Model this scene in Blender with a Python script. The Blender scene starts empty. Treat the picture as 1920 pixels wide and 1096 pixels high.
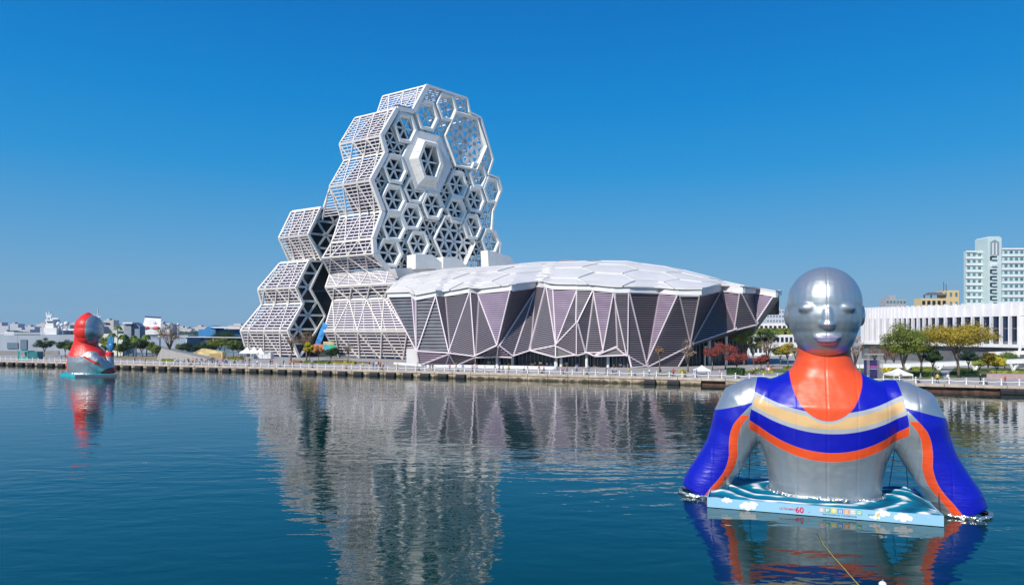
import bpy, bmesh, math, random
from mathutils import Vector, Matrix, noise
import numpy as np
R = random.Random(7)
C = bpy.context.scene.collection
sc = bpy.context.scene
# ------------------------------------------------------------------ camera, sky, sun, exposure
F, HY, CH = 1280.0, 620.0, 11.0          # focal length in photo pixels, horizon row, lens height (m)
cd = bpy.data.cameras.new('camera'); cam = bpy.data.objects.new('camera', cd); C.objects.link(cam)
cd.sensor_width = 36; cd.lens = 24; cd.shift_y = 72 / 1920; cd.clip_end = 20000; cd.clip_start = .5
cam.location = (0, 0, CH); cam.rotation_euler = (math.pi / 2, 0, 0); sc.camera = cam
SE, SR = math.radians(38), math.atan2(-.62, -.785)
w = bpy.data.worlds.new('World'); sc.world = w; w.use_nodes = True
nt = w.node_tree; nt.nodes.clear()
sky = nt.nodes.new('ShaderNodeTexSky'); sky.sky_type = 'NISHITA'; sky.sun_disc = False
sky.sun_elevation = SE; sky.sun_rotation = SR; sky.altitude = 0; sky.air_density = 1.0; sky.dust_density = .25; sky.ozone_density = 3.0
hs = nt.nodes.new('ShaderNodeHueSaturation'); hs.inputs['Saturation'].default_value = 1.28; hs.inputs['Hue'].default_value = .488
bg = nt.nodes.new('ShaderNodeBackground'); bg.inputs['Strength'].default_value = .105
wo = nt.nodes.new('ShaderNodeOutputWorld')
nt.links.new(sky.outputs[0], hs.inputs['Color'])
# clear winter-blue gradient by elevation, blended over the sky model (same all round the compass)
tcw = nt.nodes.new('ShaderNodeTexCoord'); sep = nt.nodes.new('ShaderNodeSeparateXYZ'); rmp = nt.nodes.new('ShaderNodeValToRGB')
nt.links.new(tcw.outputs['Generated'], sep.inputs[0]); nt.links.new(sep.outputs['Z'], rmp.inputs[0])
stops = [(0, (.165, .365, .600)), (.06, (.150, .365, .615)), (.13, (.085, .335, .640)), (.22, (.015, .285, .665)), (.31, (.0, .235, .640)), (.42, (.0, .175, .560)), (1, (.0, .10, .38))]
while len(rmp.color_ramp.elements) < len(stops): rmp.color_ramp.elements.new(.5)
for e_, (p_, c_) in zip(rmp.color_ramp.elements, stops): e_.position = p_; e_.color = (*c_, 1)
sclr = nt.nodes.new('ShaderNodeVectorMath'); sclr.operation = 'SCALE'; sclr.inputs['Scale'].default_value = 8.4
mixw = nt.nodes.new('ShaderNodeMix'); mixw.data_type = 'RGBA'; mixw.inputs['Factor'].default_value = .9
nt.links.new(rmp.outputs[0], sclr.inputs[0]); nt.links.new(hs.outputs[0], mixw.inputs['A']); nt.links.new(sclr.outputs[0], mixw.inputs['B'])
nt.links.new(mixw.outputs['Result'], bg.inputs[0]); nt.links.new(bg.outputs[0], wo.inputs[0])
sd = bpy.data.lights.new('sun', 'SUN'); sun = bpy.data.objects.new('sun', sd); C.objects.link(sun)
sd.energy = 4.4; sd.angle = math.radians(.5); sd.color = (1, .93, .83)
sv = Vector((math.cos(SE) * -.62, math.cos(SE) * -.785, math.sin(SE)))
sun.rotation_euler = sv.to_track_quat('Z', 'Y').to_euler()
sc.view_settings.view_transform = 'Standard'; sc.view_settings.look = 'None'; sc.view_settings.exposure = 0.2; sc.view_settings.gamma = 1
sc.cycles.max_bounces = 6; sc.cycles.diffuse_bounces = 3; sc.cycles.glossy_bounces = 4; sc.cycles.caustics_reflective = False

HAZE = True
# ------------------------------------------------------------------ helpers
def W(px, py, Y): return Vector(((px - 960) / F * Y, Y, CH - (py - HY) / F * Y))
def G(px, Y, z=1.5): return Vector(((px - 960) / F * Y, Y, z))
def GP(px, py, z=1.5): return G(px, (CH - z) * F / (py - HY), z)
V = Vector; UP = V((0, 0, 1))
def mat(name, col, rough=.6, metal=0., var=.12, scale=1.5, bump=0., spec=.5, emit=None, stretch=(1, 1, 1), coat=0.):
    m = bpy.data.materials.new(name); m.use_nodes = True; n = m.node_tree; b = n.nodes['Principled BSDF']
    b.inputs['Roughness'].default_value = rough; b.inputs['Metallic'].default_value = metal
    b.inputs['Specular IOR Level'].default_value = spec; b.inputs['Coat Weight'].default_value = coat
    b.inputs['Base Color'].default_value = (*col, 1)
    if var or bump:
        tc = n.nodes.new('ShaderNodeTexCoord'); mp = n.nodes.new('ShaderNodeMapping'); mp.inputs['Scale'].default_value = stretch
        no = n.nodes.new('ShaderNodeTexNoise'); no.inputs['Scale'].default_value = scale; no.inputs['Detail'].default_value = 5
        n.links.new(tc.outputs['Object'], mp.inputs[0]); n.links.new(mp.outputs[0], no.inputs['Vector'])
        if var:
            mr = n.nodes.new('ShaderNodeMapRange'); mr.inputs['From Min'].default_value = .3; mr.inputs['From Max'].default_value = .7
            mr.inputs['To Min'].default_value = 1 - var; mr.inputs['To Max'].default_value = 1 + var
            mx = n.nodes.new('ShaderNodeVectorMath'); mx.operation = 'MULTIPLY'; mx.inputs[0].default_value = col
            n.links.new(no.outputs['Fac'], mr.inputs['Value']); n.links.new(mr.outputs[0], mx.inputs[1]); n.links.new(mx.outputs[0], b.inputs['Base Color'])
        if bump:
            bp = n.nodes.new('ShaderNodeBump'); bp.inputs['Strength'].default_value = bump; bp.inputs['Distance'].default_value = .1
            n.links.new(no.outputs['Fac'], bp.inputs['Height']); n.links.new(bp.outputs[0], b.inputs['Normal'])
    return m
ORG = {}
class MB:
    def __init__(s): s.v = []; s.f = []; s.m = []; s.cm = 0
    def add(s, pts, faces):
        o = len(s.v); s.v += [V(p) for p in pts]
        for f in faces: s.f.append([i + o for i in f]); s.m.append(s.cm)
        return s
    def poly(s, pts): return s.add(pts, [list(range(len(pts)))])
    def box(s, c, x, y, z):     # centre and three half vectors
        c, x, y, z = map(V, (c, x, y, z))
        p = [c + x * i + y * j + z * k for k in (-1, 1) for j in (-1, 1) for i in (-1, 1)]
        return s.add(p, [(0, 2, 3, 1), (4, 5, 7, 6), (0, 1, 5, 4), (2, 6, 7, 3), (0, 4, 6, 2), (1, 3, 7, 5)])
    def abox(s, x0, y0, z0, x1, y1, z1):
        return s.box(((x0 + x1) / 2, (y0 + y1) / 2, (z0 + z1) / 2), ((x1 - x0) / 2, 0, 0), (0, (y1 - y0) / 2, 0), (0, 0, (z1 - z0) / 2))
    def bar(s, p, q, wd, th, nrm=UP):     # bar p-q, width wd in the surface, thickness th along nrm
        p, q = V(p), V(q); d = (q - p); L = d.length
        if L < 1e-5: return s
        d /= L; n = V(nrm); n = n - d * n.dot(d)
        if n.length < 1e-4: n = V((1, 0, 0)) - d * d.x
        n.normalize(); t = d.cross(n)
        return s.box((p + q) / 2, d * L / 2, t * wd / 2, n * th / 2)
    def tube(s, pts, rs, n=8, cap=True):
        pts = [V(p) for p in pts]
        if not isinstance(rs, (list, tuple)): rs = [rs] * len(pts)
        o = len(s.v); prev = None
        for i, p in enumerate(pts):
            d = (pts[min(i + 1, len(pts) - 1)] - pts[max(i - 1, 0)]).normalized()
            a = prev if prev is not None else (V((1, 0, 0)) if abs(d.x) < .8 else V((0, 1, 0)))
            a = (a - d * a.dot(d)).normalized(); prev = a; b = d.cross(a)
            for k in range(n):
                t = 2 * math.pi * k / n; s.v.append(p + (a * math.cos(t) + b * math.sin(t)) * rs[i])
        for i in range(len(pts) - 1):
            for k in range(n):
                k2 = (k + 1) % n; s.f.append([o + i * n + k, o + i * n + k2, o + (i + 1) * n + k2, o + (i + 1) * n + k]); s.m.append(s.cm)
        if cap:
            s.f.append([o + k for k in range(n)][::-1]); s.m.append(s.cm)
            s.f.append([o + (len(pts) - 1) * n + k for k in range(n)]); s.m.append(s.cm)
        return s
    def loops(s, loops, cap0=False, cap1=False):
        o = len(s.v); n = len(loops[0])
        for l in loops: s.v += [V(p) for p in l]
        for i in range(len(loops) - 1):
            for k in range(n):
                k2 = (k + 1) % n; s.f.append([o + i * n + k, o + i * n + k2, o + (i + 1) * n + k2, o + (i + 1) * n + k]); s.m.append(s.cm)
        if cap0: s.f.append([o + k for k in range(n)][::-1]); s.m.append(s.cm)
        if cap1: s.f.append([o + (len(loops) - 1) * n + k for k in range(n)]); s.m.append(s.cm)
        return s
    def ell(s, c, r, nu=16, nv=10):
        c = V(c); L = []
        for j in range(1, nv):
            t = math.pi * j / nv
            L.append([c + V((r[0] * math.sin(t) * math.cos(2 * math.pi * k / nu), r[1] * math.sin(t) * math.sin(2 * math.pi * k / nu), -r[2] * math.cos(t))) for k in range(nu)])
        return s.loops(L, True, True)
    def prism(s, pts, off):
        pts = [V(p) for p in pts]; off = V(off); n = len(pts)
        return s.add(pts + [p + off for p in pts], [list(range(n))[::-1], list(range(n, 2 * n))] + [[i, (i + 1) % n, n + (i + 1) % n, n + i] for i in range(n)])
    def mesh(s, name, org=V((0, 0, 0))):
        me = bpy.data.meshes.new(name); me.from_pydata([tuple(p - org) for p in s.v], [], s.f)
        if any(s.m): me.polygons.foreach_set('material_index', s.m)
        return me
    def build(s, name, m, parent=None, smooth=False, fix=False, **k):
        org = ORG.get(parent.name, V((0, 0, 0))) if parent else V((0, 0, 0))
        me = s.mesh(name, org)
        if fix:
            bm = bmesh.new(); bm.from_mesh(me); bmesh.ops.recalc_face_normals(bm, faces=bm.faces); bm.to_mesh(me); bm.free()
        o = bpy.data.objects.new(name, me); C.objects.link(o)
        for mm in (m if isinstance(m, (list, tuple)) else [m]): me.materials.append(mm)
        if smooth: me.shade_smooth()
        if parent: o.parent = parent; ORG[o.name] = org
        for a, b in k.items(): o[a] = b
        return o
def thing(name, label, cat, loc, group=None):
    o = bpy.data.objects.new(name, None); C.objects.link(o); o.location = loc; o.empty_display_size = .5
    ORG[o.name] = V(loc); o['label'] = label; o['category'] = cat
    if group: o['group'] = group
    return o
def tag(o, label, cat, group=None):
    o['label'] = label; o['category'] = cat
    if group: o['group'] = group
    return o
def copy_tree(o, parent=None):
    c = o.copy(); C.objects.link(c)
    if parent: c.parent = parent
    for ch in list(o.children): copy_tree(ch, c)
    return c
def pieces(items, name, m, parent, limit=300, rest='small_pieces'):
    """items: (size, MB). The largest ones become parts, what is past the limit is joined"""
    items.sort(key=lambda t: -t[0])
    for _, b in items[:limit]: b.build(name, m, parent)
    if len(items) > limit:
        j = MB()
        for _, b in items[limit:]: j.add(b.v, b.f)
        j.build(rest, m, parent, kind='stuff')
def struct(b, name, m, **k): return b.build(name, m, kind='structure', **k)
def inside(p, poly):
    x, y = p; r = False; n = len(poly)
    for i in range(n):
        (x1, y1), (x2, y2) = poly[i], poly[(i + 1) % n]
        if (y1 > y) != (y2 > y) and x < (x2 - x1) * (y - y1) / (y2 - y1) + x1: r = not r
    return r

# ------------------------------------------------------------------ materials
M = {}
M['white'] = mat('white_painted_steel', (.82, .80, .77), .45, var=.05, scale=.6)
M['slat'] = mat('pale_slat', (.84, .80, .83), .5, var=.06, scale=.3)
M['cream'] = mat('cream_beam', (.80, .76, .72), .5, var=.06, scale=.3)
M['honey'] = mat('honeycomb_frame', (.84, .83, .78), .55, var=.06, scale=.35)
M['panel'] = mat('cladding_panel', (.80, .79, .74), .5, var=.06, scale=.5)
M['darkglass'] = mat('dark_glass', (.012, .022, .04), .12, var=.3, scale=.2)
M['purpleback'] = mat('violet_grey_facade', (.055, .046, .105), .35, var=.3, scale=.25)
M['greenglass'] = mat('green_black_glass', (.01, .028, .035), .15, var=.3, scale=.15)
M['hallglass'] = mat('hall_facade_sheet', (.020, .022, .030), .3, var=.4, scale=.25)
M['hallgrey'] = mat('hall_grey_glass', (.12, .13, .14), .25, var=.3, scale=.3)
M['louvre'] = mat('mauve_louvre', (.28, .25, .30), .45, var=.08, scale=.2)
M['louvre_p'] = mat('lilac_louvre', (.42, .33, .45), .45, var=.08, scale=.2)
M['rib'] = mat('pink_white_rib', (.72, .64, .68), .5, var=.04, scale=.2)
M['roof'] = mat('roof_panel_white', (.68, .665, .645), .55, var=.07, scale=.15)
M['gasket'] = mat('roof_joint_grey', (.30, .29, .28), .7, var=.1)
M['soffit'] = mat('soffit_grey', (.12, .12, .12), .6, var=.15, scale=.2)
M['fence'] = mat('fence_white', (.82, .81, .80), .5, var=.03)
M['black'] = mat('black_rubber', (.012, .012, .014), .6, var=.3, scale=2, bump=.4)
M['concrete'] = mat('weathered_concrete', (.42, .34, .25), .85, var=.38, scale=.9, bump=.6)
M['cap'] = mat('quay_cap_stone', (.50, .43, .36), .85, var=.22, scale=.7, bump=.3)
M['rust'] = mat('rusty_opening', (.10, .05, .035), .85, var=.5, scale=1.2)
M['land'] = mat('plaza_paving', (.36, .35, .34), .85, var=.14, scale=.12, bump=.1)
M['path'] = mat('promenade_paving', (.42, .39, .38), .85, var=.12, scale=.4)
M['lawn'] = mat('lawn_grass', (.10, .13, .025), .9, var=.4, scale=.5, bump=.8)
M['drygrass'] = mat('dry_grass', (.28, .22, .09), .9, var=.3, scale=.3, bump=.8)
M['trunk'] = mat('bark', (.16, .13, .10), .9, var=.25, scale=3)
M['grey'] = mat('grey_paint', (.30, .31, .32), .6, var=.1)
M['shipgrey'] = mat('ship_grey', (.36, .41, .48), .5, var=.10, scale=.15)  # hull grey painted paler and bluer to carry the distance haze
def algae(m):
    n = m.node_tree; L = n.links; b = n.nodes['Principled BSDF']; src = b.inputs['Base Color'].links[0].from_socket
    g = n.nodes.new('ShaderNodeNewGeometry'); sp = n.nodes.new('ShaderNodeSeparateXYZ'); L.new(g.outputs['Position'], sp.inputs[0])
    mp = n.nodes.new('ShaderNodeMapping'); mp.inputs['Scale'].default_value = (1, 1, .25); t = n.nodes.new('ShaderNodeTexNoise'); t.inputs['Scale'].default_value = .9; t.inputs['Detail'].default_value = 6
    L.new(g.outputs['Position'], mp.inputs[0]); L.new(mp.outputs[0], t.inputs['Vector'])
    a = n.nodes.new('ShaderNodeMath'); a.operation = 'MULTIPLY_ADD'; a.inputs[1].default_value = -1.6; L.new(t.outputs['Fac'], a.inputs[0]); L.new(sp.outputs['Z'], a.inputs[2])
    mr = n.nodes.new('ShaderNodeMapRange'); mr.inputs['From Min'].default_value = -.20; mr.inputs['From Max'].default_value = -.62; L.new(a.outputs[0], mr.inputs['Value'])
    mx = n.nodes.new('ShaderNodeMix'); mx.data_type = 'RGBA'; mx.inputs['B'].default_value = (.055, .045, .025, 1); L.new(mr.outputs[0], mx.inputs['Factor']); L.new(src, mx.inputs['A']); L.new(mx.outputs['Result'], b.inputs['Base Color'])
algae(M['concrete'])
M['shipdark'] = mat('ship_dark_grey', (.13, .17, .22), .5, var=.1)
M['wallwhite'] = mat('white_wall', (.72, .73, .74), .6, var=.06, scale=.3)
M['fin'] = mat('fin_white', (.76, .76, .80), .5, var=.05, scale=.3)
def leafmat(name, col, var=.45):
    m = mat(name, col, .7, var=var, scale=.55, spec=.2); b = m.node_tree.nodes['Principled BSDF']
    b.inputs['Subsurface Weight'].default_value = 0.0
    return m
L_ = {k: leafmat('leaf_' + k, c) for k, c in dict(
    dark=(.03, .065, .022), green=(.10, .16, .03), olive=(.14, .18, .032), golden=(.31, .24, .03), yellow=(.50, .42, .03), orange=(.42, .20, .07),
    red=(.24, .055, .045), brown=(.20, .14, .09), dry=(.32, .24, .17), teal=(.03, .06, .04), lime=(.26, .31, .05)).items()}

# ------------------------------------------------------------------ water
def water_material():
    m = bpy.data.materials.new('harbour_water'); m.use_nodes = True; n = m.node_tree; L = n.links; b = n.nodes['Principled BSDF']
    b.inputs['Base Color'].default_value = (.0012, .034, .030, 1); b.inputs['Roughness'].default_value = .018; b.inputs['IOR'].default_value = 1.56
    geo = n.nodes.new('ShaderNodeNewGeometry')
    def nz(sx, sy, scale, det, rot=0, kind='ShaderNodeTexNoise', dist=.0):
        mp = n.nodes.new('ShaderNodeMapping'); mp.inputs['Scale'].default_value = (sx, sy, 1); mp.inputs['Rotation'].default_value = (0, 0, rot)
        t = n.nodes.new(kind); t.inputs['Scale'].default_value = scale; t.inputs['Detail'].default_value = det; t.inputs['Distortion'].default_value = dist
        L.new(geo.outputs['Position'], mp.inputs[0]); L.new(mp.outputs[0], t.inputs['Vector']); return t.outputs['Fac']
    def math_(op, a, b_):
        t = n.nodes.new('ShaderNodeMath'); t.operation = op
        for i, x in enumerate((a, b_)):
            if isinstance(x, (int, float)): t.inputs[i].default_value = x
            else: L.new(x, t.inputs[i])
        return t.outputs[0]
    fine = nz(1, 1, 1.9, 2, .3)
    swell = nz(.35, 1, .42, 2, -.25, dist=.4)
    mid = nz(.6, 1, .95, 2, .1, dist=.3)
    patch = nz(.6, 1, .022, 2, .2)
    ramp = n.nodes.new('ShaderNodeMapRange'); ramp.inputs['From Min'].default_value = .44; ramp.inputs['From Max'].default_value = .60
    ramp.inputs['To Min'].default_value = .35; ramp.inputs['To Max'].default_value = 1.0; L.new(patch, ramp.inputs['Value'])
    h = math_('ADD', math_('MULTIPLY', swell, .105), math_('MULTIPLY', mid, .045))
    h = math_('ADD', h, math_('MULTIPLY', math_('MULTIPLY', fine, .007), 1.0))
    h = math_('MULTIPLY', h, ramp.outputs[0])
    bp = n.nodes.new('ShaderNodeBump'); bp.inputs['Strength'].default_value = 1.0; bp.inputs['Distance'].default_value = 1.0
    L.new(h, bp.inputs['Height']); L.new(bp.outputs[0], b.inputs['Normal'])
    return m
M['water'] = water_material()
struct(MB().poly([(-9000, -300, 0), (9000, -300, 0), (9000, 12000, 0), (-9000, 12000, 0)]), 'water', M['water'])

# ------------------------------------------------------------------ land and quay
QA, QB = V((-165, 220, 0)), V((87, 118, 0)); QU = (QB - QA).normalized(); QN = V((QU.y, -QU.x, 0))    # QN points to the water
if QN.y > 0: QN = -QN
def Q(s, back=0., z=0.): return QA + QU * s - QN * back + V((0, 0, z))
def s_of(px):
    k = (px - 960) / F; return (k * QA.y - QA.x) / (QU.x - k * QU.y)
s0, s1 = -140, 330
ql, qr = Q(s0, .9), Q(s1, .9)
land = [ql, qr, V((900, qr.y - 60, 0)), V((2500, 1500, 0)), V((-200, 1500, 0)), V((-86, 420, 0)), V((-92, 268, 0)), V((-270, 272, 0)), V((-420, 300, 0))]
land = [V((p.x, p.y, 1.5)) for p in land]
struct(MB().prism(land, (0, 0, -3)), 'land', M['land'], fix=True)
struct(MB().poly([Q(s0, .9, 1.504), Q(s1, .9, 1.504), Q(s1, 7.5, 1.504), Q(s0, 7.5, 1.504)]), 'promenade', M['path'])
# quay wall: concrete blocks and cap stones, each 4.7 m
qw = thing('quay_wall', 'weathered tan concrete quay wall running along the whole waterfront', 'quay wall', Q(130))
fend_px = [s_of(766) + 4.68 * k for k in range(-34, 4)]
def near(s, L, d): return any(abs(s - t) < d for t in L)
op = [(s_of(1298), s_of(1368)), (s_of(1738), s_of(1808)), (s_of(1846), s_of(1872))]
bl = 4.68; k = 0
cores = MB(); cores.prism([Q(s0, .55, -.6), Q(s1, .55, -.6), Q(s1, .95, -.6), Q(s0, .95, -.6)], (0, 0, 1.9)); cores.build('backing', M['rust'], qw, fix=True)
s = fend_px[0] - bl / 2
qi = 0; caps = []; blocks = []; R2 = random.Random(3)
while s < s1:
    a, b = s + .05, s + bl - .05; mid = (a + b) / 2
    opn = any(o0 - .5 < mid < o1 + .5 for o0, o1 in op)
    off = R2.uniform(-.05, .05)
    cz0, cz1 = 1.02, 1.52
    caps.append((bl, MB().prism([Q(a, -.12 + off, cz0), Q(b, -.12 + off, cz0), Q(b, 1.0, cz0), Q(a, 1.0, cz0)], (0, 0, cz1 - cz0 + R2.uniform(-.02, .03)))))
    if not opn:
        for zz0, zz1, dd in ((-.5, .42, .0), (.46, 1.0, .06)):
            blocks.append((bl, MB().prism([Q(a, dd + off, zz0), Q(b, dd - off, zz0), Q(b, .54, zz0), Q(a, .54, zz0)], (0, 0, zz1 - zz0))))
    s += bl
for _, b in caps: b.build('cap_stone', M['cap'], qw, fix=True)
for _, b in blocks: b.build('concrete_block', M['concrete'], qw, fix=True)
for o0, o1 in op: MB().prism([Q(o0, .1, .78), Q(o1, .1, .78), Q(o1, .5, .78), Q(o0, .5, .78)], (0, 0, .22)).build('lintel', M['rust'], qw, fix=True)
s = s0
MBs = MB()
while s < fend_px[0] - bl / 2 - bl:
    MBs.prism([Q(s, 0, -.5), Q(s + bl - .1, 0, -.5), Q(s + bl - .1, .6, -.5), Q(s, .6, -.5)], (0, 0, 2)); s += bl
MBs.build('plain_wall', M['concrete'], qw, fix=True, kind='stuff')
# fenders
def ordn(n): return ('first second third fourth fifth sixth seventh eighth ninth tenth eleventh twelfth'.split() + ['%dth' % k if k not in (21, 22, 23, 31, 32) else '%d%s' % (k, {1: 'st', 2: 'nd', 3: 'rd'}[k % 10]) for k in range(13, 60)])[n - 1]
def fender(s, label):
    b = MB(); c = Q(s, 0, .42); t = thing('rubber_fender', label, 'fender', Q(s, 0, 0), 'black fenders along the quay wall')
    z0, z1 = -.15, 1.0
    prof = [(-.1, z0 + .1), (-.55, z0), (-.8, z0 + .25), (-.8, z1 - .35), (-.55, z1), (-.1, z1)]
    b.loops([[Q(s + x, p[0], p[1]) for p in prof] for x in (-1.15, 1.15)], True, True); b.build('bumper', M['black'], t, fix=True)
    e = MB()
    for x in (-.9, -.3, .3, .9): e.tube([Q(s + x, -.1, z1), Q(s + x, .1, z1 + .22)], .05, 5)
    e.build('fixing_chains', M['black'], t, kind='stuff')
sfig = s_of(168); Lf = [s for s in fend_px if s < sfig][::-1]; Rf = [s for s in fend_px if s >= sfig]
for i, s in enumerate(Lf): fender(s, 'black rubber fender, %s to the left of the red inflatable' % ordn(i + 1))
for i, s in enumerate(Rf): fender(s, 'black rubber fender, %s to the right of the red inflatable' % ordn(i + 1))
for px_, lb_ in ((1219, 'left of the two separate black fenders below the right part of the concert hall'), (1263, 'right of the two separate black fenders below the right part of the concert hall'), (1402, 'black fender just right of the wide rusty opening beside the giant shoulder'), (1889, 'second black fender from the right edge of the picture'), (1915, 'black fender at the right edge of the picture')): fender(s_of(px_), lb_)
# railing: white posts with globes, rail between
rl = thing('quay_railing', 'white railing of globe-topped posts linked by drooping rails along the quay edge', 'railing', Q(130, .5, 1.5))
sp = s_of(-40); posts = []
while sp < s_of(1960): posts.append(sp); sp += 2.6
pm = MB(); pm.tube([V((0, 0, 0)), V((0, 0, .12)), V((0, 0, .13)), V((0, 0, .85)), V((0, 0, .9))], [.16, .16, .085, .07, .07], 8); pm.ell((0, 0, 1.02), (.16, .16, .16), 8, 6)
pme = pm.mesh('post'); pme.materials.append(M['fence']); pme.shade_smooth()
ram = []
for i, s in enumerate(posts):
    o = bpy.data.objects.new('post', pme); C.objects.link(o); o.parent = rl; o.location = Q(s, .45, 1.52) - ORG[rl.name]
    if i:
        a, b = Q(posts[i - 1], .45, 2.22), Q(s, .45, 2.22); pts = [a.lerp(b, t) - V((0, 0, .16 * 4 * t * (1 - t))) for t in (0, .2, .4, .6, .8, 1)]
        ram.append(pts)
for pts in ram: MB().tube(pts, .065, 5).build('rail', M['fence'], rl)

# ------------------------------------------------------------------ the big honeycomb tower
A0 = W(800.5, 161, 240); av = V((.714, .70, 0)).normalized(); nv = V((av.y, -av.x, 0)); ev = V((-.841, .541, 0)).normalized()
class Plane:
    def __init__(s, o, n): s.o = V(o); s.n = n
    def un(s, px, py):
        d = V(((px - 960) / F, 1, -(py - HY) / F)); c = V((0, 0, CH)); return c + d * ((s.o - c).dot(s.n) / d.dot(s.n))
PF = Plane(A0, nv)
def st(px, py, pl=None): p = (pl or PF).un(px, py); return ((p - A0).dot(av), p.z)
def P3(s, z, d=0.): return V((A0.x, A0.y, 0)) + av * s + nv * d + V((0, 0, z))
tower = thing('honeycomb_tower', 'tall white tower with hexagon lattice front and striped slatted flank', 'tower', (-45, 235, 1.5))
Lc = [(800.5, 161), (774, 210), (744, 204), (715, 254), (723.5, 287), (696, 337.6), (718, 396.6), (700, 447), (702, 476), (729, 507)]
Bc = [(718, 181.6), (703, 212), (666, 221.5), (637, 270), (645.5, 300), (618, 350), (638.6, 408), (602, 455), (604.5, 484), (619, 512), (610.7, 538.5), (625, 563), (607.6, 620.7), (637, 672)]
front = [PF.un(*p) for p in Lc]
def along(P, px):     # point P + s*ev whose image column is px
    k = (px - 960) / F; s = (k * P.y - P.x) / (ev.x - k * ev.y); return P + ev * s
back = [along(front[i], Bc[i][0]) for i in range(10)]
back[7] = front[7] + ev * 19.5
PBk = Plane(back[8], nv)
for i in range(10, 14): back.append(PBk.un(*Bc[i]))
for i, px_ in ((10, 748), (11, 756), (12, 788), (13, 800)): front.append(along(back[i], px_))
back[-1].z = front[-1].z = 1.5
def flank(P0, P1, Q0, Q1, parent, pitch=1.0, cover=(0, 1), diag=2, nvert=4, seed=0, slats=None, th=.33, slatmat=None, backm=None):
    """striped flank between front edge P0-P1 and back edge Q0-Q1"""
    r = random.Random(seed); H = (P1 - P0).length; n = max(2, round(H / pitch))
    nn = (Q0 - P0).cross(P1 - P0).normalized()
    if nn.dot(V((0, 0, CH)) - P0) < 0: nn = -nn
    pt = lambda u, v, d=0.: (P0.lerp(P1, v)).lerp(Q0.lerp(Q1, v), u) + nn * d
    for k in range(1, n):
        v = k / n; brk = []
        if seed % 3 == 9: brk = []
        b = MB(); b.bar(pt(0, v), pt(1, v), th, .16, nn); slats.append(((pt(0, v) - pt(1, v)).length, b))
    MB().bar(pt(0, 0, .06), pt(1, 0, .06), .75, .5, nn).build('ring_beam', M['cream'], parent)
    vb = []
    for k in range(1, nvert): MB().bar(pt(k / nvert, .02, .12), pt(k / nvert, .98, .12), .16, .14, nn).build('mullion', M['white'], parent)
    for k in range(diag):
        u0 = (k + .0) / diag; u1 = (k + .5) / diag; u2 = (k + 1) / diag
        if seed % 2: lines = [((u0, 0), (u1, 1)), ((u2, 0), (u1, 1))]
        else: lines = [((u0, 1), (u1, 0)), ((u2, 1), (u1, 0))]
        for (a, b) in lines: MB().bar(pt(a[0], .02 + .96 * a[1], .25), pt(b[0], .02 + .96 * b[1], .25), .34, .3, nn).build('brace', M['cream'], parent)
    c0, c1 = cover
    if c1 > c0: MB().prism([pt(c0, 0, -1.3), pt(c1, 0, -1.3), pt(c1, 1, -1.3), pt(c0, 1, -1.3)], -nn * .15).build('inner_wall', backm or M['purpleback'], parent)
    # floor plates seen between the slats
slats = []
covers = [(0, 0), (0, .1), (0, .68), (0, .68), (0, .7), (0, .75), (0, .97), (0, .97), (0, .97), (0, .97), (0, .97), (0, .97), (0, .97)]
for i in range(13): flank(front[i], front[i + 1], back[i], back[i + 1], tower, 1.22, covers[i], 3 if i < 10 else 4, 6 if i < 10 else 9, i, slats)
for i in range(13):
    MB().bar(back[i], back[i + 1], .55, .55, ev).build('corner_beam', M['white'], tower)
MB().bar(W(619, 352, 252), W(606, 392, 250), .6, .5, ev).build('corner_beam', M['white'], tower)
# outer wing behind the flank, seen as a narrow striped strip at the left
wq = [along(front[5] + ev * 21, 618.5), along(front[5] + ev * 21, 621), along(front[6] + ev * 26, 604)]
wb = MB(); P0, P1 = back[5] + V((0, 0, -1.5)), back[6]; Q0 = P0 + ev * .6; Q1 = P1 + ev * 9
for k in range(1, 10): v = k / 10; wb.bar(P0.lerp(P1, v), Q0.lerp(Q1, v), .3, .2, UP)
wb.build('wing_slats', M['slat'], tower, kind='stuff'); MB().bar(Q0, Q1, .5, .5).build('corner_beam', M['white'], tower)
# honeycomb front
Rc = [(729, 507), (850, 520), (937, 500), (935, 473), (937, 455.5), (921, 431), (923, 396.6), (939, 355), (933, 334), (914, 327), (923, 299.5), (900, 221.5), (879.5, 211), (874, 185)]
outline = [st(*p) for p in Lc] + [st(*p) for p in Rc[1:]]
cells = [(759.5, 240, 23.5, 29), (799.8, 217, 23.5, 28.5), (837.5, 201, 20.5, 27), (740.5, 317, 24, 28), (738.2, 373, 24, 27), (772, 406, 22.5, 25), (811.5, 385, 22, 27),
         (857.6, 346, 20, 26), (854.6, 394, 20, 25), (890.7, 374, 19, 24), (896, 329, 17.5, 23.5), (922, 357, 17.5, 24.5), (777.5, 357, 22, 24), (738, 425.5, 25, 27), (784.4, 456.5, 22.5, 24.5),
         (884.7, 424.5, 19.5, 24), (919, 452.5, 18.5, 23.5), (873.5, 265, 41, 52), (852.6, 452, 40, 46), (730, 474, 26, 27)]
hexes = []
def sc_of(px, py, hw, hh):
    s, z = st(px, py); a = st(px - hw, py)[0]; b = st(px + hw, py)[0]; z2 = st(px, py - hh)[1]
    return s, z, (b - a) / 2, z2 - z
def hexp(c, k=1., d=0., kz=None):
    s, z, a, b = c; kz = kz or k; return [P3(s + x * a * k, z + y * b * kz, d) for x, y in ((1, 0), (.5, 1), (-.5, 1), (-1, 0), (-.5, -1), (.5, -1))]
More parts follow.
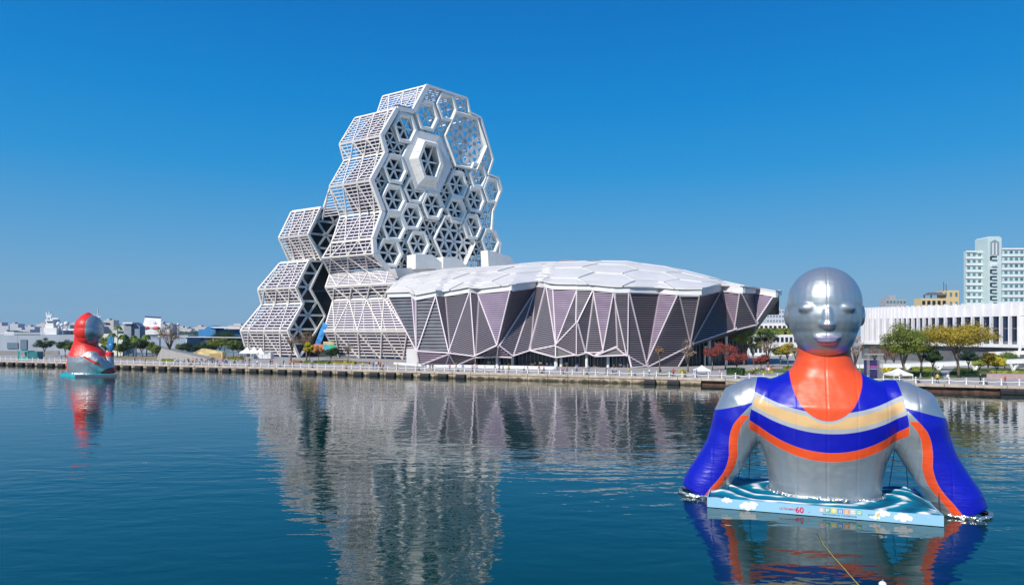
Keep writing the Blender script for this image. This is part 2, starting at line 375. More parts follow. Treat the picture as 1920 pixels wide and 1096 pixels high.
for i, cpx in enumerate(cells):
    c = sc_of(*cpx); hexes.append(c); big = i in (17, 18)
    ki = .88 if big else .66; k1 = .94 if big else .79
    deep = -.05 * i % .12 + (.15 if i in (12, 10) else .35)
    b = MB(); b.loops([hexp(c, .985, -1.2), hexp(c, .985, deep), hexp(c, .955, deep + .25), hexp(c, k1, deep + .25), hexp(c, ki, deep - .75), hexp(c, ki, -1.6)])
    fr = b.build('hexagon_frame', M['honey'], tower, fix=True)
    t = MB(); ctr = P3(c[0], c[1], -.8); hv = hexp(c, ki, -.8)
    if not big:
        for v in hv: t.bar(ctr, v, .56, .5, nv)
    else:
        N = 2
        nodes = {}
        for a_ in range(-N, N + 1):
            for b_ in range(-N, N + 1):
                if abs(a_ + b_) <= N:
                    x = (a_ + b_ * .5) / N; y = b_ / N; nodes[(a_, b_)] = P3(c[0] + x * c[2] * ki, c[1] + y * c[3] * ki, -.7)
        for (a_, b_), p in nodes.items():
            for da, db in ((1, 0), (0, 1), (-1, 1)):
                q = nodes.get((a_ + da, b_ + db))
                if q: t.bar(p, q, 1.2 if i == 17 else .8, .6, nv)
    t.build('spoke_truss', M['honey'], fr)
hex2 = [[((P - A0).dot(av), P.z) for P in hexp(c, 1.0)] for c in hexes]
cc = sc_of(801, 304, 46, 54)
ccp = [((P - A0).dot(av), P.z) for P in hexp(cc, 1.0)]
# fine lattice between the big cells
lat = MB(); sx, sz = 3.1, 2.75; smin = min(p[0] for p in outline); smax = max(p[0] for p in outline); zmin, zmax = 28, max(p[1] for p in outline)
def okp(p): return inside(p, outline) and not any(inside(p, h) for h in hex2) and not inside(p, ccp)
r = 0; z = zmin
while z < zmax + sz:
    o = (r % 2) * sx / 2; s = smin + o
    while s < smax + sx:
        for q in ((s + sx, z), (s + sx / 2, z + sz), (s - sx / 2, z + sz)):
            for h0, h1 in ((0, .5), (.5, 1)):
                a = (s + (q[0] - s) * h0, z + (q[1] - z) * h0); b = (s + (q[0] - s) * h1, z + (q[1] - z) * h1)
                if okp(((a[0] + b[0]) / 2, (a[1] + b[1]) / 2)): lat.bar(P3(*a, -.9), P3(*b, -.9), .42, .5, nv)
        s += sx
    z += sz; r += 1
lat.build('infill_lattice', M['honey'], tower, kind='stuff')
for i in range(len(outline)):
    a, b = outline[i], outline[(i + 1) % len(outline)]
    if i in (9, 10): continue
    wd = 1.5 if i < 9 else .7
    MB().bar(P3(*a, .1), P3(*b, .1), wd, 1.3, nv).build('edge_beam', M['white' if i < 9 else 'honey'], tower)
# projecting central light funnel
def hx(px, py, hw, hh, d): return hexp(sc_of(px, py, hw, hh), 1, d)
b0 = hx(801, 304, 46.5, 55, -.8); b1 = hx(801, 304, 45.5, 54, .5); b2 = hx(800, 306, 34, 44, .7)
MB().loops([b0, b1, b2, hx(800, 306, 30, 40, .2)]).build('funnel_base', M['panel'], tower, fix=True)
f0 = hx(799, 307, 33.5, 43.5, .6); f1 = hx(799, 304, 23, 33.5, 2.9); f2 = hx(799, 304, 18.5, 28.5, 2.9); f3 = hx(799, 304, 18, 28, -.8)
names = ['right upper', 'top', 'left upper', 'left lower', 'bottom', 'right lower']
for k in range(6):      # cladding: each flank of the funnel split into three courses
    k2 = (k + 1) % 6
    for j in range(3):
        for i in range(3):
            q = lambda u, v: f0[k].lerp(f0[k2], u).lerp(f1[k].lerp(f1[k2], u), v)
            g = .012
            u0, u1, v0, v1 = i / 3 + g, (i + 1) / 3 - g, j / 3 + g, (j + 1) / 3 - g
            pts = [q(u0, v0), q(u1, v0), q(u1, v1), q(u0, v1)]; n = (pts[1] - pts[0]).cross(pts[3] - pts[0]).normalized()
            MB().prism(pts, n * .08).build('cladding_panel', M['panel'], tower, fix=True)
MB().loops([f0, f1, f2, f3]).build('funnel', M['panel'], tower, fix=True)
t = MB(); cf = sc_of(799, 304, 18, 28)
for v in hexp(cf, 1, .8): t.bar(P3(cf[0], cf[1], .8), v, .55, .5, nv)
t.build('spoke_truss', M['honey'], tower)
MB().poly(hexp(cf, 1.02, -.7)).build('window', M['darkglass'], tower)
# dark interior behind the honeycomb
dk = [(735, 222), (772, 222), (790, 262), (800, 300), (868, 292), (905, 330), (918, 372), (918, 430), (925, 470), (850, 500), (735, 500), (706, 460), (712, 420), (703, 350), (728, 290), (722, 256)]
MB().prism([P3(*st(*p), -5.5) for p in dk], -nv * .3).build('inner_wall', M['darkglass'], tower)
for zz in (38, 44, 50, 56, 62, 68, 74):
    MB().bar(P3(-12 if zz > 60 else -20, zz, -4.4), P3(30 if zz < 62 else 16, zz, -4.4), .35, 1.6, nv).build('floor_slab', M['grey'], tower)
# far side skins seen through the open upper cells
rs = []
ro = outline[12:]
for i in range(len(ro) - 1):
    a, b = P3(*ro[i]), P3(*ro[i + 1]); n = max(2, round((a - b).length / 2.6))
    for k in range(1, n):
        p = a.lerp(b, k / n); m_ = MB().bar(p - nv * .8, p + ev * 18, .32, .15, (a - b).cross(ev)); rs.append((18, m_))
    MB().bar(a, a + ev * 19, .6, .5).build('ring_beam', M['white'], tower)
a, b = P3(*outline[-1]), P3(*outline[0]); n = 12
for k in range(1, n):
    p = a.lerp(b, k / n); rs.append((18, MB().bar(p - nv * .8, p + ev * 19, .34, .15, (a - b).cross(ev))))
bt = MB()
r = 0; z = 58
while z < zmax:
    s = -20 + (r % 2) * 4.5
    while s < 44:
        for q in ((s + 9, z), (s + 4.5, z + 7.8), (s - 4.5, z + 7.8)):
            if inside((s, z), outline) and inside(q, outline): bt.bar(P3(s, z) + ev * 19, P3(*q) + ev * 19, .55, .5, nv)
        s += 9
    z += 7.8; r += 1
if 0: bt.build('rear_lattice', M['white'], tower, kind='stuff')
pieces(slats + rs, 'slat', M['slat'], tower, 300, 'short_slats')
# white stub volumes at the foot of the honeycomb
for pts, dd in (([(759, 479), (790, 480), (809, 495), (807, 506), (759, 506)], 5), ([(809, 484), (833, 484), (857, 504), (856, 508), (808, 508)], 5.5), ([(897, 471), (941, 483), (947, 500), (947, 510), (899, 508)], 4), ([(941, 483), (961, 499), (961, 510), (947, 510)], 2)):
    MB().prism([P3(*st(*p), 1.2) for p in pts], nv * dd).build('plinth', M['panel'], tower, fix=True)
MB().prism([P3(*st(*p), .8) for p in [(727, 505), (760, 503), (800, 508), (800, 530), (766, 528), (733, 523)]], nv * 3.5).build('plinth', M['roof'], tower, fix=True)

# ------------------------------------------------------------------ the smaller honeycomb tower behind
low = thing('slatted_tower', 'lower white slatted tower with dark triangular glazing, left of the tall one', 'tower', (-82, 246, 1.5))
LO = V((-76, 243, 0)); PL = Plane(LO, nv)
def P3b(px, py, d=0.): return PL.un(px, py) + nv * d
pc1 = [(601.4, 390.4), (578, 440), (604, 488)]; qc1 = [547.5, 524, 545.3]
pc2 = [(579.5, 489.4), (555, 538.7), (568.6, 568.8), (539.9, 619.4), (560.4, 670)]; qc2 = [526, 485, 492, 452.3, 466]
sl2 = []
for pc, qc, sd_ in ((pc1, qc1, 2), (pc2, qc2, 5)):
    Pp = [PL.un(*p) for p in pc]; Pp[-1].z = max(Pp[-1].z, 1.5) if pc is pc1 else 1.5; Qp = [along(p, x) for p, x in zip(Pp, qc)]
    for i in range(len(Pp) - 1):
        flank(Pp[i], Pp[i + 1], Qp[i], Qp[i + 1], low, 1.22, (0, .97), 3, 6, sd_ + i, sl2)
        MB().bar(Qp[i], Qp[i + 1], .9, .8, ev).build('corner_beam', M['white'], low); MB().bar(Pp[i], Pp[i + 1], .8, .8, nv).build('corner_beam', M['honey'], low)
    # roof deck and its slats
    if pc is pc1: MB().prism([Pp[0] + V((0, 0, .2)), Qp[0] + V((0, 0, .2)), Qp[0] + av * 14 + V((0, 0, .2)), Pp[0] + av * 14 + V((0, 0, .2))], (0, 0, .5)).build('roof', M['honey'], low, fix=True)
    else: MB().prism([Pp[0] + V((0, 0, .2)), Qp[0] + V((0, 0, .2)), Qp[0] + av * 8 + V((0, 0, .2)), Pp[0] + av * 8 + V((0, 0, .2))], (0, 0, .4)).build('roof', M['white'], low, fix=True)
pieces(sl2, 'slat', M['slat'], low, 300)
fp1 = [(601.4, 390.4), (640, 399), (668, 448), (640, 492), (604, 490), (578, 440)]
fp2 = [(579.5, 489.4), (606, 489.4), (582, 541), (610, 592), (572, 655), (560.4, 670), (539.9, 619.4), (568.6, 568.8), (555, 538.7)]
for fp in (fp1, fp2):
    MB().prism([P3b(x, y, -1.2) for x, y in fp], -nv * .2).build('glazing', M['greenglass'], low)
    t = MB(); loc = [((PL.un(x, y) - LO).dot(av), PL.un(x, y).z) for x, y in fp]
    hh = (PL.un(*fp[0]).z - PL.un(*fp[-1]).z) / (1 if fp is fp2 else 1)
    sx2 = 7.2; sz2 = 4.9 if fp is fp1 else 5.05; zb = loc[4][1] - sz2 * 4 if fp is fp1 else 1.5; base = loc[5][0] if fp is fp1 else loc[5][0]
    for r in range(-2, 12):
        for c_ in range(-8, 9):
            s = base + c_ * sx2 + (r % 2) * sx2 / 2; z = zb + r * sz2
            for q in ((s + sx2, z), (s + sx2 / 2, z + sz2), (s - sx2 / 2, z + sz2)):
                N = 6
                for k in range(N):
                    a = (s + (q[0] - s) * k / N, z + (q[1] - z) * k / N); b = (s + (q[0] - s) * (k + 1) / N, z + (q[1] - z) * (k + 1) / N)
                    if inside(((a[0] + b[0]) / 2, (a[1] + b[1]) / 2), loc):
                        f3 = lambda p: V((LO.x, LO.y, 0)) + av * p[0] + nv * -.3 + V((0, 0, p[1]))
                        t.bar(f3(a), f3(b), .75, .5, nv)
    t.build('triangular_truss', M['honey'], low, kind='stuff')
    for i in range(len(fp)):
        MB().bar(P3b(*fp[i]), P3b(*fp[(i + 1) % len(fp)]), .6, .6, nv).build('edge_beam', M['honey'], low)
MB().prism([P3b(x, y, -4.2) for x, y in [(600, 480), (665, 480), (665, 668), (555, 668), (575, 650), (575, 500)]], -nv * .4).build('recessed_glazing', M['greenglass'], low)
MB().prism([P3b(x, y, -3.8) for x, y in [(580, 543), (660, 543), (660, 546), (580, 546)]], nv * .3).build('floor_slab', M['shipdark'], low)

# ------------------------------------------------------------------ concert hall with folded slatted facade
hall = thing('concert_hall', 'low wide concert hall with white panelled roof and folded mauve slatted facade', 'concert hall', (15, 190, 1.5))
T = dict(T0=(729.5, 557, 203), T1=(774.6, 556, 196), T1b=(782, 562.5, 193), T2=(818.4, 555, 191), T2b=(834, 556, 193), T3=(882.5, 548, 187), T3b=(897.4, 551, 188), T4=(959, 544, 179), T5=(1004.6, 538, 188.5),
         T5b=(1024.8, 538, 182.5), T6=(1037, 542, 182), T7=(1083.6, 543, 178), T8=(1112.5, 543.5, 177), T9=(1152, 548, 173), T10=(1178.5, 548, 172.5), T11=(1235.4, 549, 176), T12=(1272.6, 552.5, 171),
         T13=(1311, 552.5, 170), T14=(1350, 543.5, 184), T15=(1389, 549, 178), T16=(1414.5, 550, 189), T17=(1451, 557, 184), TT=(1461, 552.5, 192),
         B0=(783, 658, 190), B1=(843, 661.6, 187), B2=(891, 667.5, 185), B3=(934, 647.4, 180), B3l=(932, 666, 184), B4=(961, 668, 181), B5=(994.4, 657, 182), B6=(1042.6, 647.4, 180), B6l=(1042.6, 670, 179.5),
         B7u=(1082, 606, 176), B7=(1081.7, 665, 178.5), B8=(1096.6, 661, 178), B8b=(1114.4, 668.8, 176), B9=(1131.7, 659, 176.5), B10=(1156.4, 650, 177), B11=(1176.6, 666.4, 176), B12=(1211.7, 686.6, 179),
         g0=(787.6, 683, 192.5), g1=(836, 683.4, 191), g2=(854.7, 683.4, 190.5), g3=(892, 683.4, 190), ga=(1182, 689.7, 174.8), gb=(1270, 686.6, 182), B13=(1293.5, 646, 180), B14=(1379, 616.6, 183), B15=(1418, 607, 184), U1=(1412, 628, 202), U2=(1300, 655, 198))
HV = {k: W(*v) for k, v in T.items()}
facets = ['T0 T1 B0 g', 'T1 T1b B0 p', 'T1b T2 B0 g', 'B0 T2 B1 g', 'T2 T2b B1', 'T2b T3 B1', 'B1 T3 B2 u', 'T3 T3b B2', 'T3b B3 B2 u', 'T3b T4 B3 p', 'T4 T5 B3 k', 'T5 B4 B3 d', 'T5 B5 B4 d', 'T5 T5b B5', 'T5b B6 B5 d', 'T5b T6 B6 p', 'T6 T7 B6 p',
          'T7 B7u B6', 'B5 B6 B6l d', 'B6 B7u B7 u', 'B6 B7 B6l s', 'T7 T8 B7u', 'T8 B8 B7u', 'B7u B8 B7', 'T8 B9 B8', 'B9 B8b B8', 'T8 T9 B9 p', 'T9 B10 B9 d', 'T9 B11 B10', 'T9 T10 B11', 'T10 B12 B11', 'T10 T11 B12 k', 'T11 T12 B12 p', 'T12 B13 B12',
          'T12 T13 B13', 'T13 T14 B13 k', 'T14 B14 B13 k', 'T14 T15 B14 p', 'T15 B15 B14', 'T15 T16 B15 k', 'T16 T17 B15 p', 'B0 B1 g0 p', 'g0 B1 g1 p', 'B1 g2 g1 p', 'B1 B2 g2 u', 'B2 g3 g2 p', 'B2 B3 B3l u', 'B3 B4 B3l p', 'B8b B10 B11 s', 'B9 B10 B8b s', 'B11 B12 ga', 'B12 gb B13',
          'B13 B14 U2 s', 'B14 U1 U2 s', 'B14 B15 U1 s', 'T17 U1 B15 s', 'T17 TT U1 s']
camp = V((0, 0, CH)); edges = {}; lou = []
for fc in facets:
    w_ = fc.split(); kind = w_[3] if len(w_) > 3 else ''; ids = w_[:3]; P = [HV[i] for i in ids]
    n = (P[1] - P[0]).cross(P[2] - P[0]).normalized()
    if n.dot(camp - P[0]) < 0: n = -n; P = P[::-1]
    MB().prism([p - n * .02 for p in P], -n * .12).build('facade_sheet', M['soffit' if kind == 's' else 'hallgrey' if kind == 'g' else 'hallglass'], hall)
    if not ('TT' in ids or 'U1' in ids or 'U2' in ids):
        for a, b in ((0, 1), (1, 2), (2, 0)): edges.setdefault(frozenset((ids[a], ids[b])), n)
    if kind == 's': continue
    pitch = .56 if kind != 'g' else .95; tilt = {'u': -.38, 'd': .22}.get(kind, 0.)      # rise per metre along X
    f = lambda p: p.z + tilt * (p.x - P[0].x)
    lo, hi = min(map(f, P)), max(map(f, P)); z = math.ceil(lo / pitch) * pitch
    while z < hi:
        xs = []
        for i in range(3):
            a, b = P[i], P[(i + 1) % 3]; fa, fb = f(a), f(b)
            if (fa - z) * (fb - z) < 0: xs.append(a.lerp(b, (z - fa) / (fb - fa)))
        if len(xs) == 2 and (xs[0] - xs[1]).length > .5:
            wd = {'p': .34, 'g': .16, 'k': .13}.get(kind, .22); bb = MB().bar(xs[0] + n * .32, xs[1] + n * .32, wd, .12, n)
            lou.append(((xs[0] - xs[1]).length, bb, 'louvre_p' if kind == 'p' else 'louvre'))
        z += pitch
lou.sort(key=lambda t: -t[0])
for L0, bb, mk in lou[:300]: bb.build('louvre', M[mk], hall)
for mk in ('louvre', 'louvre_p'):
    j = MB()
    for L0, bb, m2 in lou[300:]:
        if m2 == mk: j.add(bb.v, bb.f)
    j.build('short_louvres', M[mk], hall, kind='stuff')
for k, n in edges.items():
    a, b = [HV[i] for i in k]; MB().bar(a + n * .4, b + n * .4, .30, .35, n).build('rib', M['rib'], hall)
tops = ['T0', 'T1', 'T1b', 'T2', 'T2b', 'T3', 'T3b', 'T4', 'T5', 'T5b', 'T6', 'T7', 'T8', 'T9', 'T10', 'T11', 'T12', 'T13', 'T14', 'T15', 'T16', 'T17', 'TT']
def lipn(i):
    a, b = HV[tops[max(i - 1, 0)]], HV[tops[min(i + 1, len(tops) - 1)]]; d = b - a; return V((d.y, -d.x, 0)).normalized()
lip = [HV[t_] + lipn(i) * .7 for i, t_ in enumerate(tops)]
for i in range(len(lip) - 1):
    a, b = lip[i], lip[i + 1]; d = V((b.y - a.y, a.x - b.x, 0)).normalized()
    MB().prism([a - V((0, 0, .05)), b - V((0, 0, .05)), b + V((0, 0, 1.35)), a + V((0, 0, 1.35))], -d * .9).build('fascia', M['wallwhite'], hall, fix=True)
crest = [(768, 514, 221), (800, 508, 226), (830, 505, 230), (900, 500, 234), (955, 497, 236), (1010, 492.5, 232), (1060, 490.5, 229), (1110, 489, 226), (1180, 490, 222), (1250, 499, 216), (1320, 517, 208), (1400, 538.5, 200), (1461, 551, 193)]
Fc = [lip[i] + V((0, 0, 1.4)) + lipn(i) * .5 for i in range(len(lip))]; Cc = [W(*p) for p in crest]
def polyl(L, u):
    x = max(0, min(1, u)) * (len(L) - 1); i = min(int(x), len(L) - 2); return L[i].lerp(L[i + 1], x - i)
# parametrise both curves by image column so that cross lines run roughly front to back
def col(L, px):
    for i in range(len(L) - 1):
        a, b = L[i].x / L[i].y * F + 960, L[i + 1].x / L[i + 1].y * F + 960
        if a <= px <= b or i == len(L) - 2: t_ = (px - a) / (b - a); return L[i].lerp(L[i + 1], max(-.2, min(1., t_)))
    return L[0]
def S(u, v, h=0.):
    pf = col(Fc, 729.5 + u * 731.5) if u > .001 else Fc[0]; pc = col(Cc, 768 + u * 693) if u > .001 else Cc[0]
    if v <= 1: p = pf.lerp(pc, v); p.z = pf.z + (pc.z - pf.z) * (.45 * v + .55 * (1 - (1 - v) ** 1.7))
    else: q = pc + (pc - pf) * (v - 1) * .9; q.z = pc.z - (pc.z - 16) * (v - 1) ** 2; p = q
    p = p.copy(); p.z += h; return p
g = MB(); NU, NV = 120, 24
pts = [S(i / NU, j / NV * 2, -.22 if j > 0 else -.1) for j in range(NV + 1) for i in range(NU + 1)]
g.add(pts, [(j * (NU + 1) + i, j * (NU + 1) + i + 1, (j + 1) * (NU + 1) + i + 1, (j + 1) * (NU + 1) + i) for j in range(NV) for i in range(NU)]); g.build('roof_deck', M['gasket'], hall)
ru, rv = .074, .40; RR = random.Random(11)
for r in range(-1, 9):
    for c_ in range(-1, 15):
        cu = c_ * ru * 1.5; cv = r * rv * .86 + (c_ % 2) * rv * .43 - .04
        hp = [(cu + ru * x * .978, cv + rv * y * .48 * .972) for x, y in ((1, 0), (.5, .866), (-.5, .866), (-1, 0), (-.5, -.866), (.5, -.866))]
        # clip against 0<u<1, 0<v<2
        def clip(pl, ax, lim, sg):
            out = []
            for i in range(len(pl)):
                a, b = pl[i], pl[(i + 1) % len(pl)]; ia, ib = (a[ax] - lim) * sg >= 0, (b[ax] - lim) * sg >= 0
                if ia: out.append(a)
                if ia != ib: t_ = (lim - a[ax]) / (b[ax] - a[ax]); out.append((a[0] + (b[0] - a[0]) * t_, a[1] + (b[1] - a[1]) * t_))
            return out
        for ax, lim, sg in ((0, 0, 1), (0, 1, -1), (1, 0, 1), (1, 2, -1)):
            if hp: hp = clip(hp, ax, lim, sg)
        if len(hp) < 3: continue
        h0 = RR.uniform(.06, .22); tl = RR.uniform(-.05, .08)
        rim = []
        for i in range(len(hp)):
            a, b = hp[i], hp[(i + 1) % len(hp)]
            for k in range(5): t_ = k / 5; rim.append((a[0] + (b[0] - a[0]) * t_, a[1] + (b[1] - a[1]) * t_))
        cx_ = sum(p[0] for p in rim) / len(rim); cy_ = sum(p[1] for p in rim) / len(rim)
        b = MB(); n_ = len(rim)
        hgt = lambda p: h0 + tl * (p[1] - cy_) / rv * 2
        rings = [[S(p[0], p[1], -.15) for p in rim], [S(p[0], p[1], hgt(p)) for p in rim]]
        rings[1] = [S(p[0], p[1], hgt(p) + .10) for p in rim]
        for k, e_ in ((.965, .10), (.955, 0)): rings.append([S(cx_ + (p[0] - cx_) * k, cy_ + (p[1] - cy_) * k, hgt(p) + e_) for p in rim])
        for k in (.66, .33): rings.append([S(cx_ + (p[0] - cx_) * k, cy_ + (p[1] - cy_) * k, h0) for p in rim])
        b.loops(rings, False, True); b.build('roof_panel', M['roof'], hall, fix=True)
mb = MB(); mb.box(W(1063, 489.5, 227), (2.6, 0, 0), (0, 1, 0), (0, 0, .35)); mb.build('roof_hatch', M['louvre'], hall)
# ground floor glass front under the facade
def gwall(p, q, z0, z1, n, name='shopfront', m='darkglass'):
    MB().prism([V((p.x, p.y, z0)), V((q.x, q.y, z0)), V((q.x, q.y, z1)), V((p.x, p.y, z1))], (0, .2, 0)).build(name, M[m], hall, fix=True)
    for k in range(n + 1):
        c = p.lerp(q, k / n); MB().abox(c.x - .08, c.y - .15, z0, c.x + .08, c.y - .02, z1).build('mullion', M['grey'], hall)
gwall(G(888, 190.5), G(1046, 184), 1.5, 6, 22); gwall(G(1046, 184), G(1184, 177.5), 1.5, 6, 20); gwall(G(1262, 186), G(1400, 196), 1.5, 8.5, 20)
for px, Y in ((932, 186), (961, 185), (1043, 181), (1052, 181), (1100, 179), (1140, 178), (1362, 188), (1330, 189)):
    c = G(px, Y); MB().tube([c, c + V((0, 0, 5.5 if px < 1200 else 8))], .38, 10).build('column', M['wallwhite'], hall)
MB().prism([HV['g3'] + V((0, 3, 0)), HV['ga'] + V((0, 3, 0)), HV['ga'] + V((0, 26, 0)), HV['g3'] + V((0, 26, 0))], (0, 0, .1)).build('floor', M['grey'], hall, fix=True)
for k in range(26):
    c = G(R.uniform(895, 1176), 0, 0); px = R.uniform(895, 1176); c = G(px, 190.5 - (px - 888) * .0425 - .8)
    MB().box(c + V((0, 0, R.uniform(.4, 1.0))), (R.uniform(.2, .6), 0, 0), (0, .2, 0), (0, 0, R.uniform(.2, .4))).build('display', mat('display', R.choice([(.5, .1, .1), (.5, .45, .2), (.6, .6, .6), (.2, .3, .5), (.15, .3, .12)]), .6, var=0), hall)
# back and end walls close the building
bk = [S(0, 1.4), S(.25, 1.6), S(.5, 1.7), S(.75, 1.7), S(1, 1.5)]
for a, b in zip(bk[:-1], bk[1:-1]): MB().poly([a, b, V((b.x, b.y, 1.5)), V((a.x, a.y, 1.5))]).build('rear_wall', M['soffit'], hall)
MB().add([bk[3], bk[4], HV['TT'], HV['U1'], V((bk[3].x, bk[3].y, 1.5)), V((HV['U2'].x, HV['U2'].y + 6, 1.5)), HV['U2']], [(0, 1, 2, 3), (0, 3, 6, 5, 4)]).build('rear_wall', M['soffit'], hall)
# white low terrace walls on the plaza
def lowwall(pts, h, th, m, label, name='terrace_wall'):
    b = MB()
    for a, c in zip(pts, pts[1:]): d = (c - a).normalized(); n = V((-d.y, d.x, 0)); b.prism([a, c, c + n * th, a + n * th], (0, 0, h))
    return tag(b.build(name, m, fix=True), label, 'low wall')
lowwall([GP(800, 688.5), GP(900, 689.5), GP(1043, 692.5)], .75, 1.0, M['wallwhite'], 'long low white terrace wall in front of the mauve slatted hall facade')
lowwall([GP(738, 682.5), GP(790, 686.5)], .6, .8, M['wallwhite'], 'short low white wall at the left corner of the concert hall')
ow = MB(); c = G(774, 196); ow.box(c + V((0, 0, 2.2)), (1.6, 0, 0), (0, 1.5, 0), (0, 0, 2.2)); tag(ow.build('service_hut', M['wallwhite']), 'small plain white service block tucked beside the slatted tower foot', 'hut')
tp = thing('sign_pillar', 'slim white pillar standing alone in front of the shopfront glass', 'pillar', GP(1041, 693)); c = GP(1041, 693)
MB().abox(c.x - .25, c.y - .25, 1.5, c.x + .25, c.y + .25, 3.5).build('shaft', M['wallwhite'], tp); MB().abox(c.x - .4, c.y - .4, 1.5, c.x + .4, c.y + .4, 1.8).build('base', M['grey'], tp)
exec_more = True

# ------------------------------------------------------------------ inflatable figures on floats
def attr_mat(name, base, cols, rough=.32, metal=.0, bumpstr=.25):
    """print pattern: float attributes d0, d1.. > 0 switch to the next vinyl colour"""
    m = bpy.data.materials.new(name); m.use_nodes = True; n = m.node_tree; L = n.links; b = n.nodes['Principled BSDF']
    b.inputs['Roughness'].default_value = rough; cur = None; mcur = None
    first = n.nodes.new('ShaderNodeRGB'); first.outputs[0].default_value = (*base, 1); cur = first.outputs[0]
    met = n.nodes.new('ShaderNodeValue'); met.outputs[0].default_value = metal; mcur = met.outputs[0]
    for i, c in enumerate(cols):
        a = n.nodes.new('ShaderNodeAttribute'); a.attribute_name = 'd%d' % i
        g_ = n.nodes.new('ShaderNodeMapRange'); g_.inputs['From Min'].default_value = -.015; g_.inputs['From Max'].default_value = .015; L.new(a.outputs['Fac'], g_.inputs['Value'])
        mx = n.nodes.new('ShaderNodeMix'); mx.data_type = 'RGBA'; mx.inputs['B'].default_value = (*c, 1)
        L.new(g_.outputs[0], mx.inputs['Factor']); L.new(cur, mx.inputs['A']); cur = mx.outputs['Result']
        mm = n.nodes.new('ShaderNodeMath'); mm.operation = 'SUBTRACT'; mm.use_clamp = True; L.new(mcur, mm.inputs[0]); L.new(g_.outputs[0], mm.inputs[1]); mcur = mm.outputs[0]
    L.new(cur, b.inputs['Base Color']); L.new(mcur, b.inputs['Metallic'])
    a = n.nodes.new('ShaderNodeAttribute'); a.attribute_name = 'wr'
    tc = n.nodes.new('ShaderNodeTexCoord'); mp = n.nodes.new('ShaderNodeMapping'); mp.inputs['Scale'].default_value = (.5, .5, 3.2)
    no = n.nodes.new('ShaderNodeTexNoise'); no.inputs['Scale'].default_value = 1.4; no.inputs['Detail'].default_value = 3; no.inputs['Distortion'].default_value = .6
    L.new(tc.outputs['Object'], mp.inputs[0]); L.new(mp.outputs[0], no.inputs['Vector'])
    no2 = n.nodes.new('ShaderNodeTexNoise'); no2.inputs['Scale'].default_value = .6; L.new(tc.outputs['Object'], no2.inputs['Vector'])
    mu = n.nodes.new('ShaderNodeMath'); mu.operation = 'MULTIPLY'; L.new(no.outputs['Fac'], mu.inputs[0]); L.new(a.outputs['Fac'], mu.inputs[1])
    ad = n.nodes.new('ShaderNodeMath'); ad.operation = 'ADD'; L.new(mu.outputs[0], ad.inputs[0]); L.new(no2.outputs['Fac'], ad.inputs[1])
    sx_ = n.nodes.new('ShaderNodeSeparateXYZ'); L.new(tc.outputs['Object'], sx_.inputs[0]); pg_ = n.nodes.new('ShaderNodeMath'); pg_.operation = 'PINGPONG'; pg_.inputs[1].default_value = .85; L.new(sx_.outputs['X'], pg_.inputs[0])
    sm_ = n.nodes.new('ShaderNodeMapRange'); sm_.inputs['From Min'].default_value = 0; sm_.inputs['From Max'].default_value = .10; sm_.inputs['To Min'].default_value = -.12; sm_.inputs['To Max'].default_value = 0; L.new(pg_.outputs[0], sm_.inputs['Value'])
    ad2 = n.nodes.new('ShaderNodeMath'); ad2.operation = 'ADD'; L.new(ad.outputs[0], ad2.inputs[0]); L.new(sm_.outputs[0], ad2.inputs[1]); ad = ad2
    bp = n.nodes.new('ShaderNodeBump'); bp.inputs['Strength'].default_value = bumpstr; bp.inputs['Distance'].default_value = .5; L.new(ad.outputs[0], bp.inputs['Height']); L.new(bp.outputs[0], b.inputs['Normal'])
    return m
def remeshed(mb, voxel, smooth, fn, name):
    me = mb.mesh(name + '_src'); o = bpy.data.objects.new('tmp', me); C.objects.link(o)
    r_ = o.modifiers.new('r', 'REMESH'); r_.mode = 'VOXEL'; r_.voxel_size = voxel
    s_ = o.modifiers.new('s', 'SMOOTH'); s_.factor = .5; s_.iterations = smooth
    dg = bpy.context.evaluated_depsgraph_get(); ev_ = o.evaluated_get(dg); out = bpy.data.meshes.new_from_object(ev_, depsgraph=dg)
    bpy.data.objects.remove(o); bpy.data.meshes.remove(me); out.name = name
    co = np.empty(len(out.vertices) * 3); out.vertices.foreach_get('co', co); co = co.reshape(-1, 3)
    for k, arr in fn(co).items():
        a = out.attributes.new(k, 'FLOAT', 'POINT'); a.data.foreach_set('value', arr.astype(np.float32))
    out.shade_smooth(); return out
def ring(cx, cy, z, rx, ry, n=32, e=2.3):
    out = []
    for k in range(n):
        t = 2 * math.pi * k / n; c_, s_ = math.cos(t), math.sin(t)
        out.append(V((cx + rx * math.copysign(abs(c_) ** (2 / e), c_), cy + ry * math.copysign(abs(s_) ** (2 / e), s_), z)))
    return out
def child_mesh(name, me, m, parent):
    o = bpy.data.objects.new(name, me); C.objects.link(o); o.parent = parent; me.materials.clear(); me.materials.append(m); return o
silver = (.50, .54, .56)
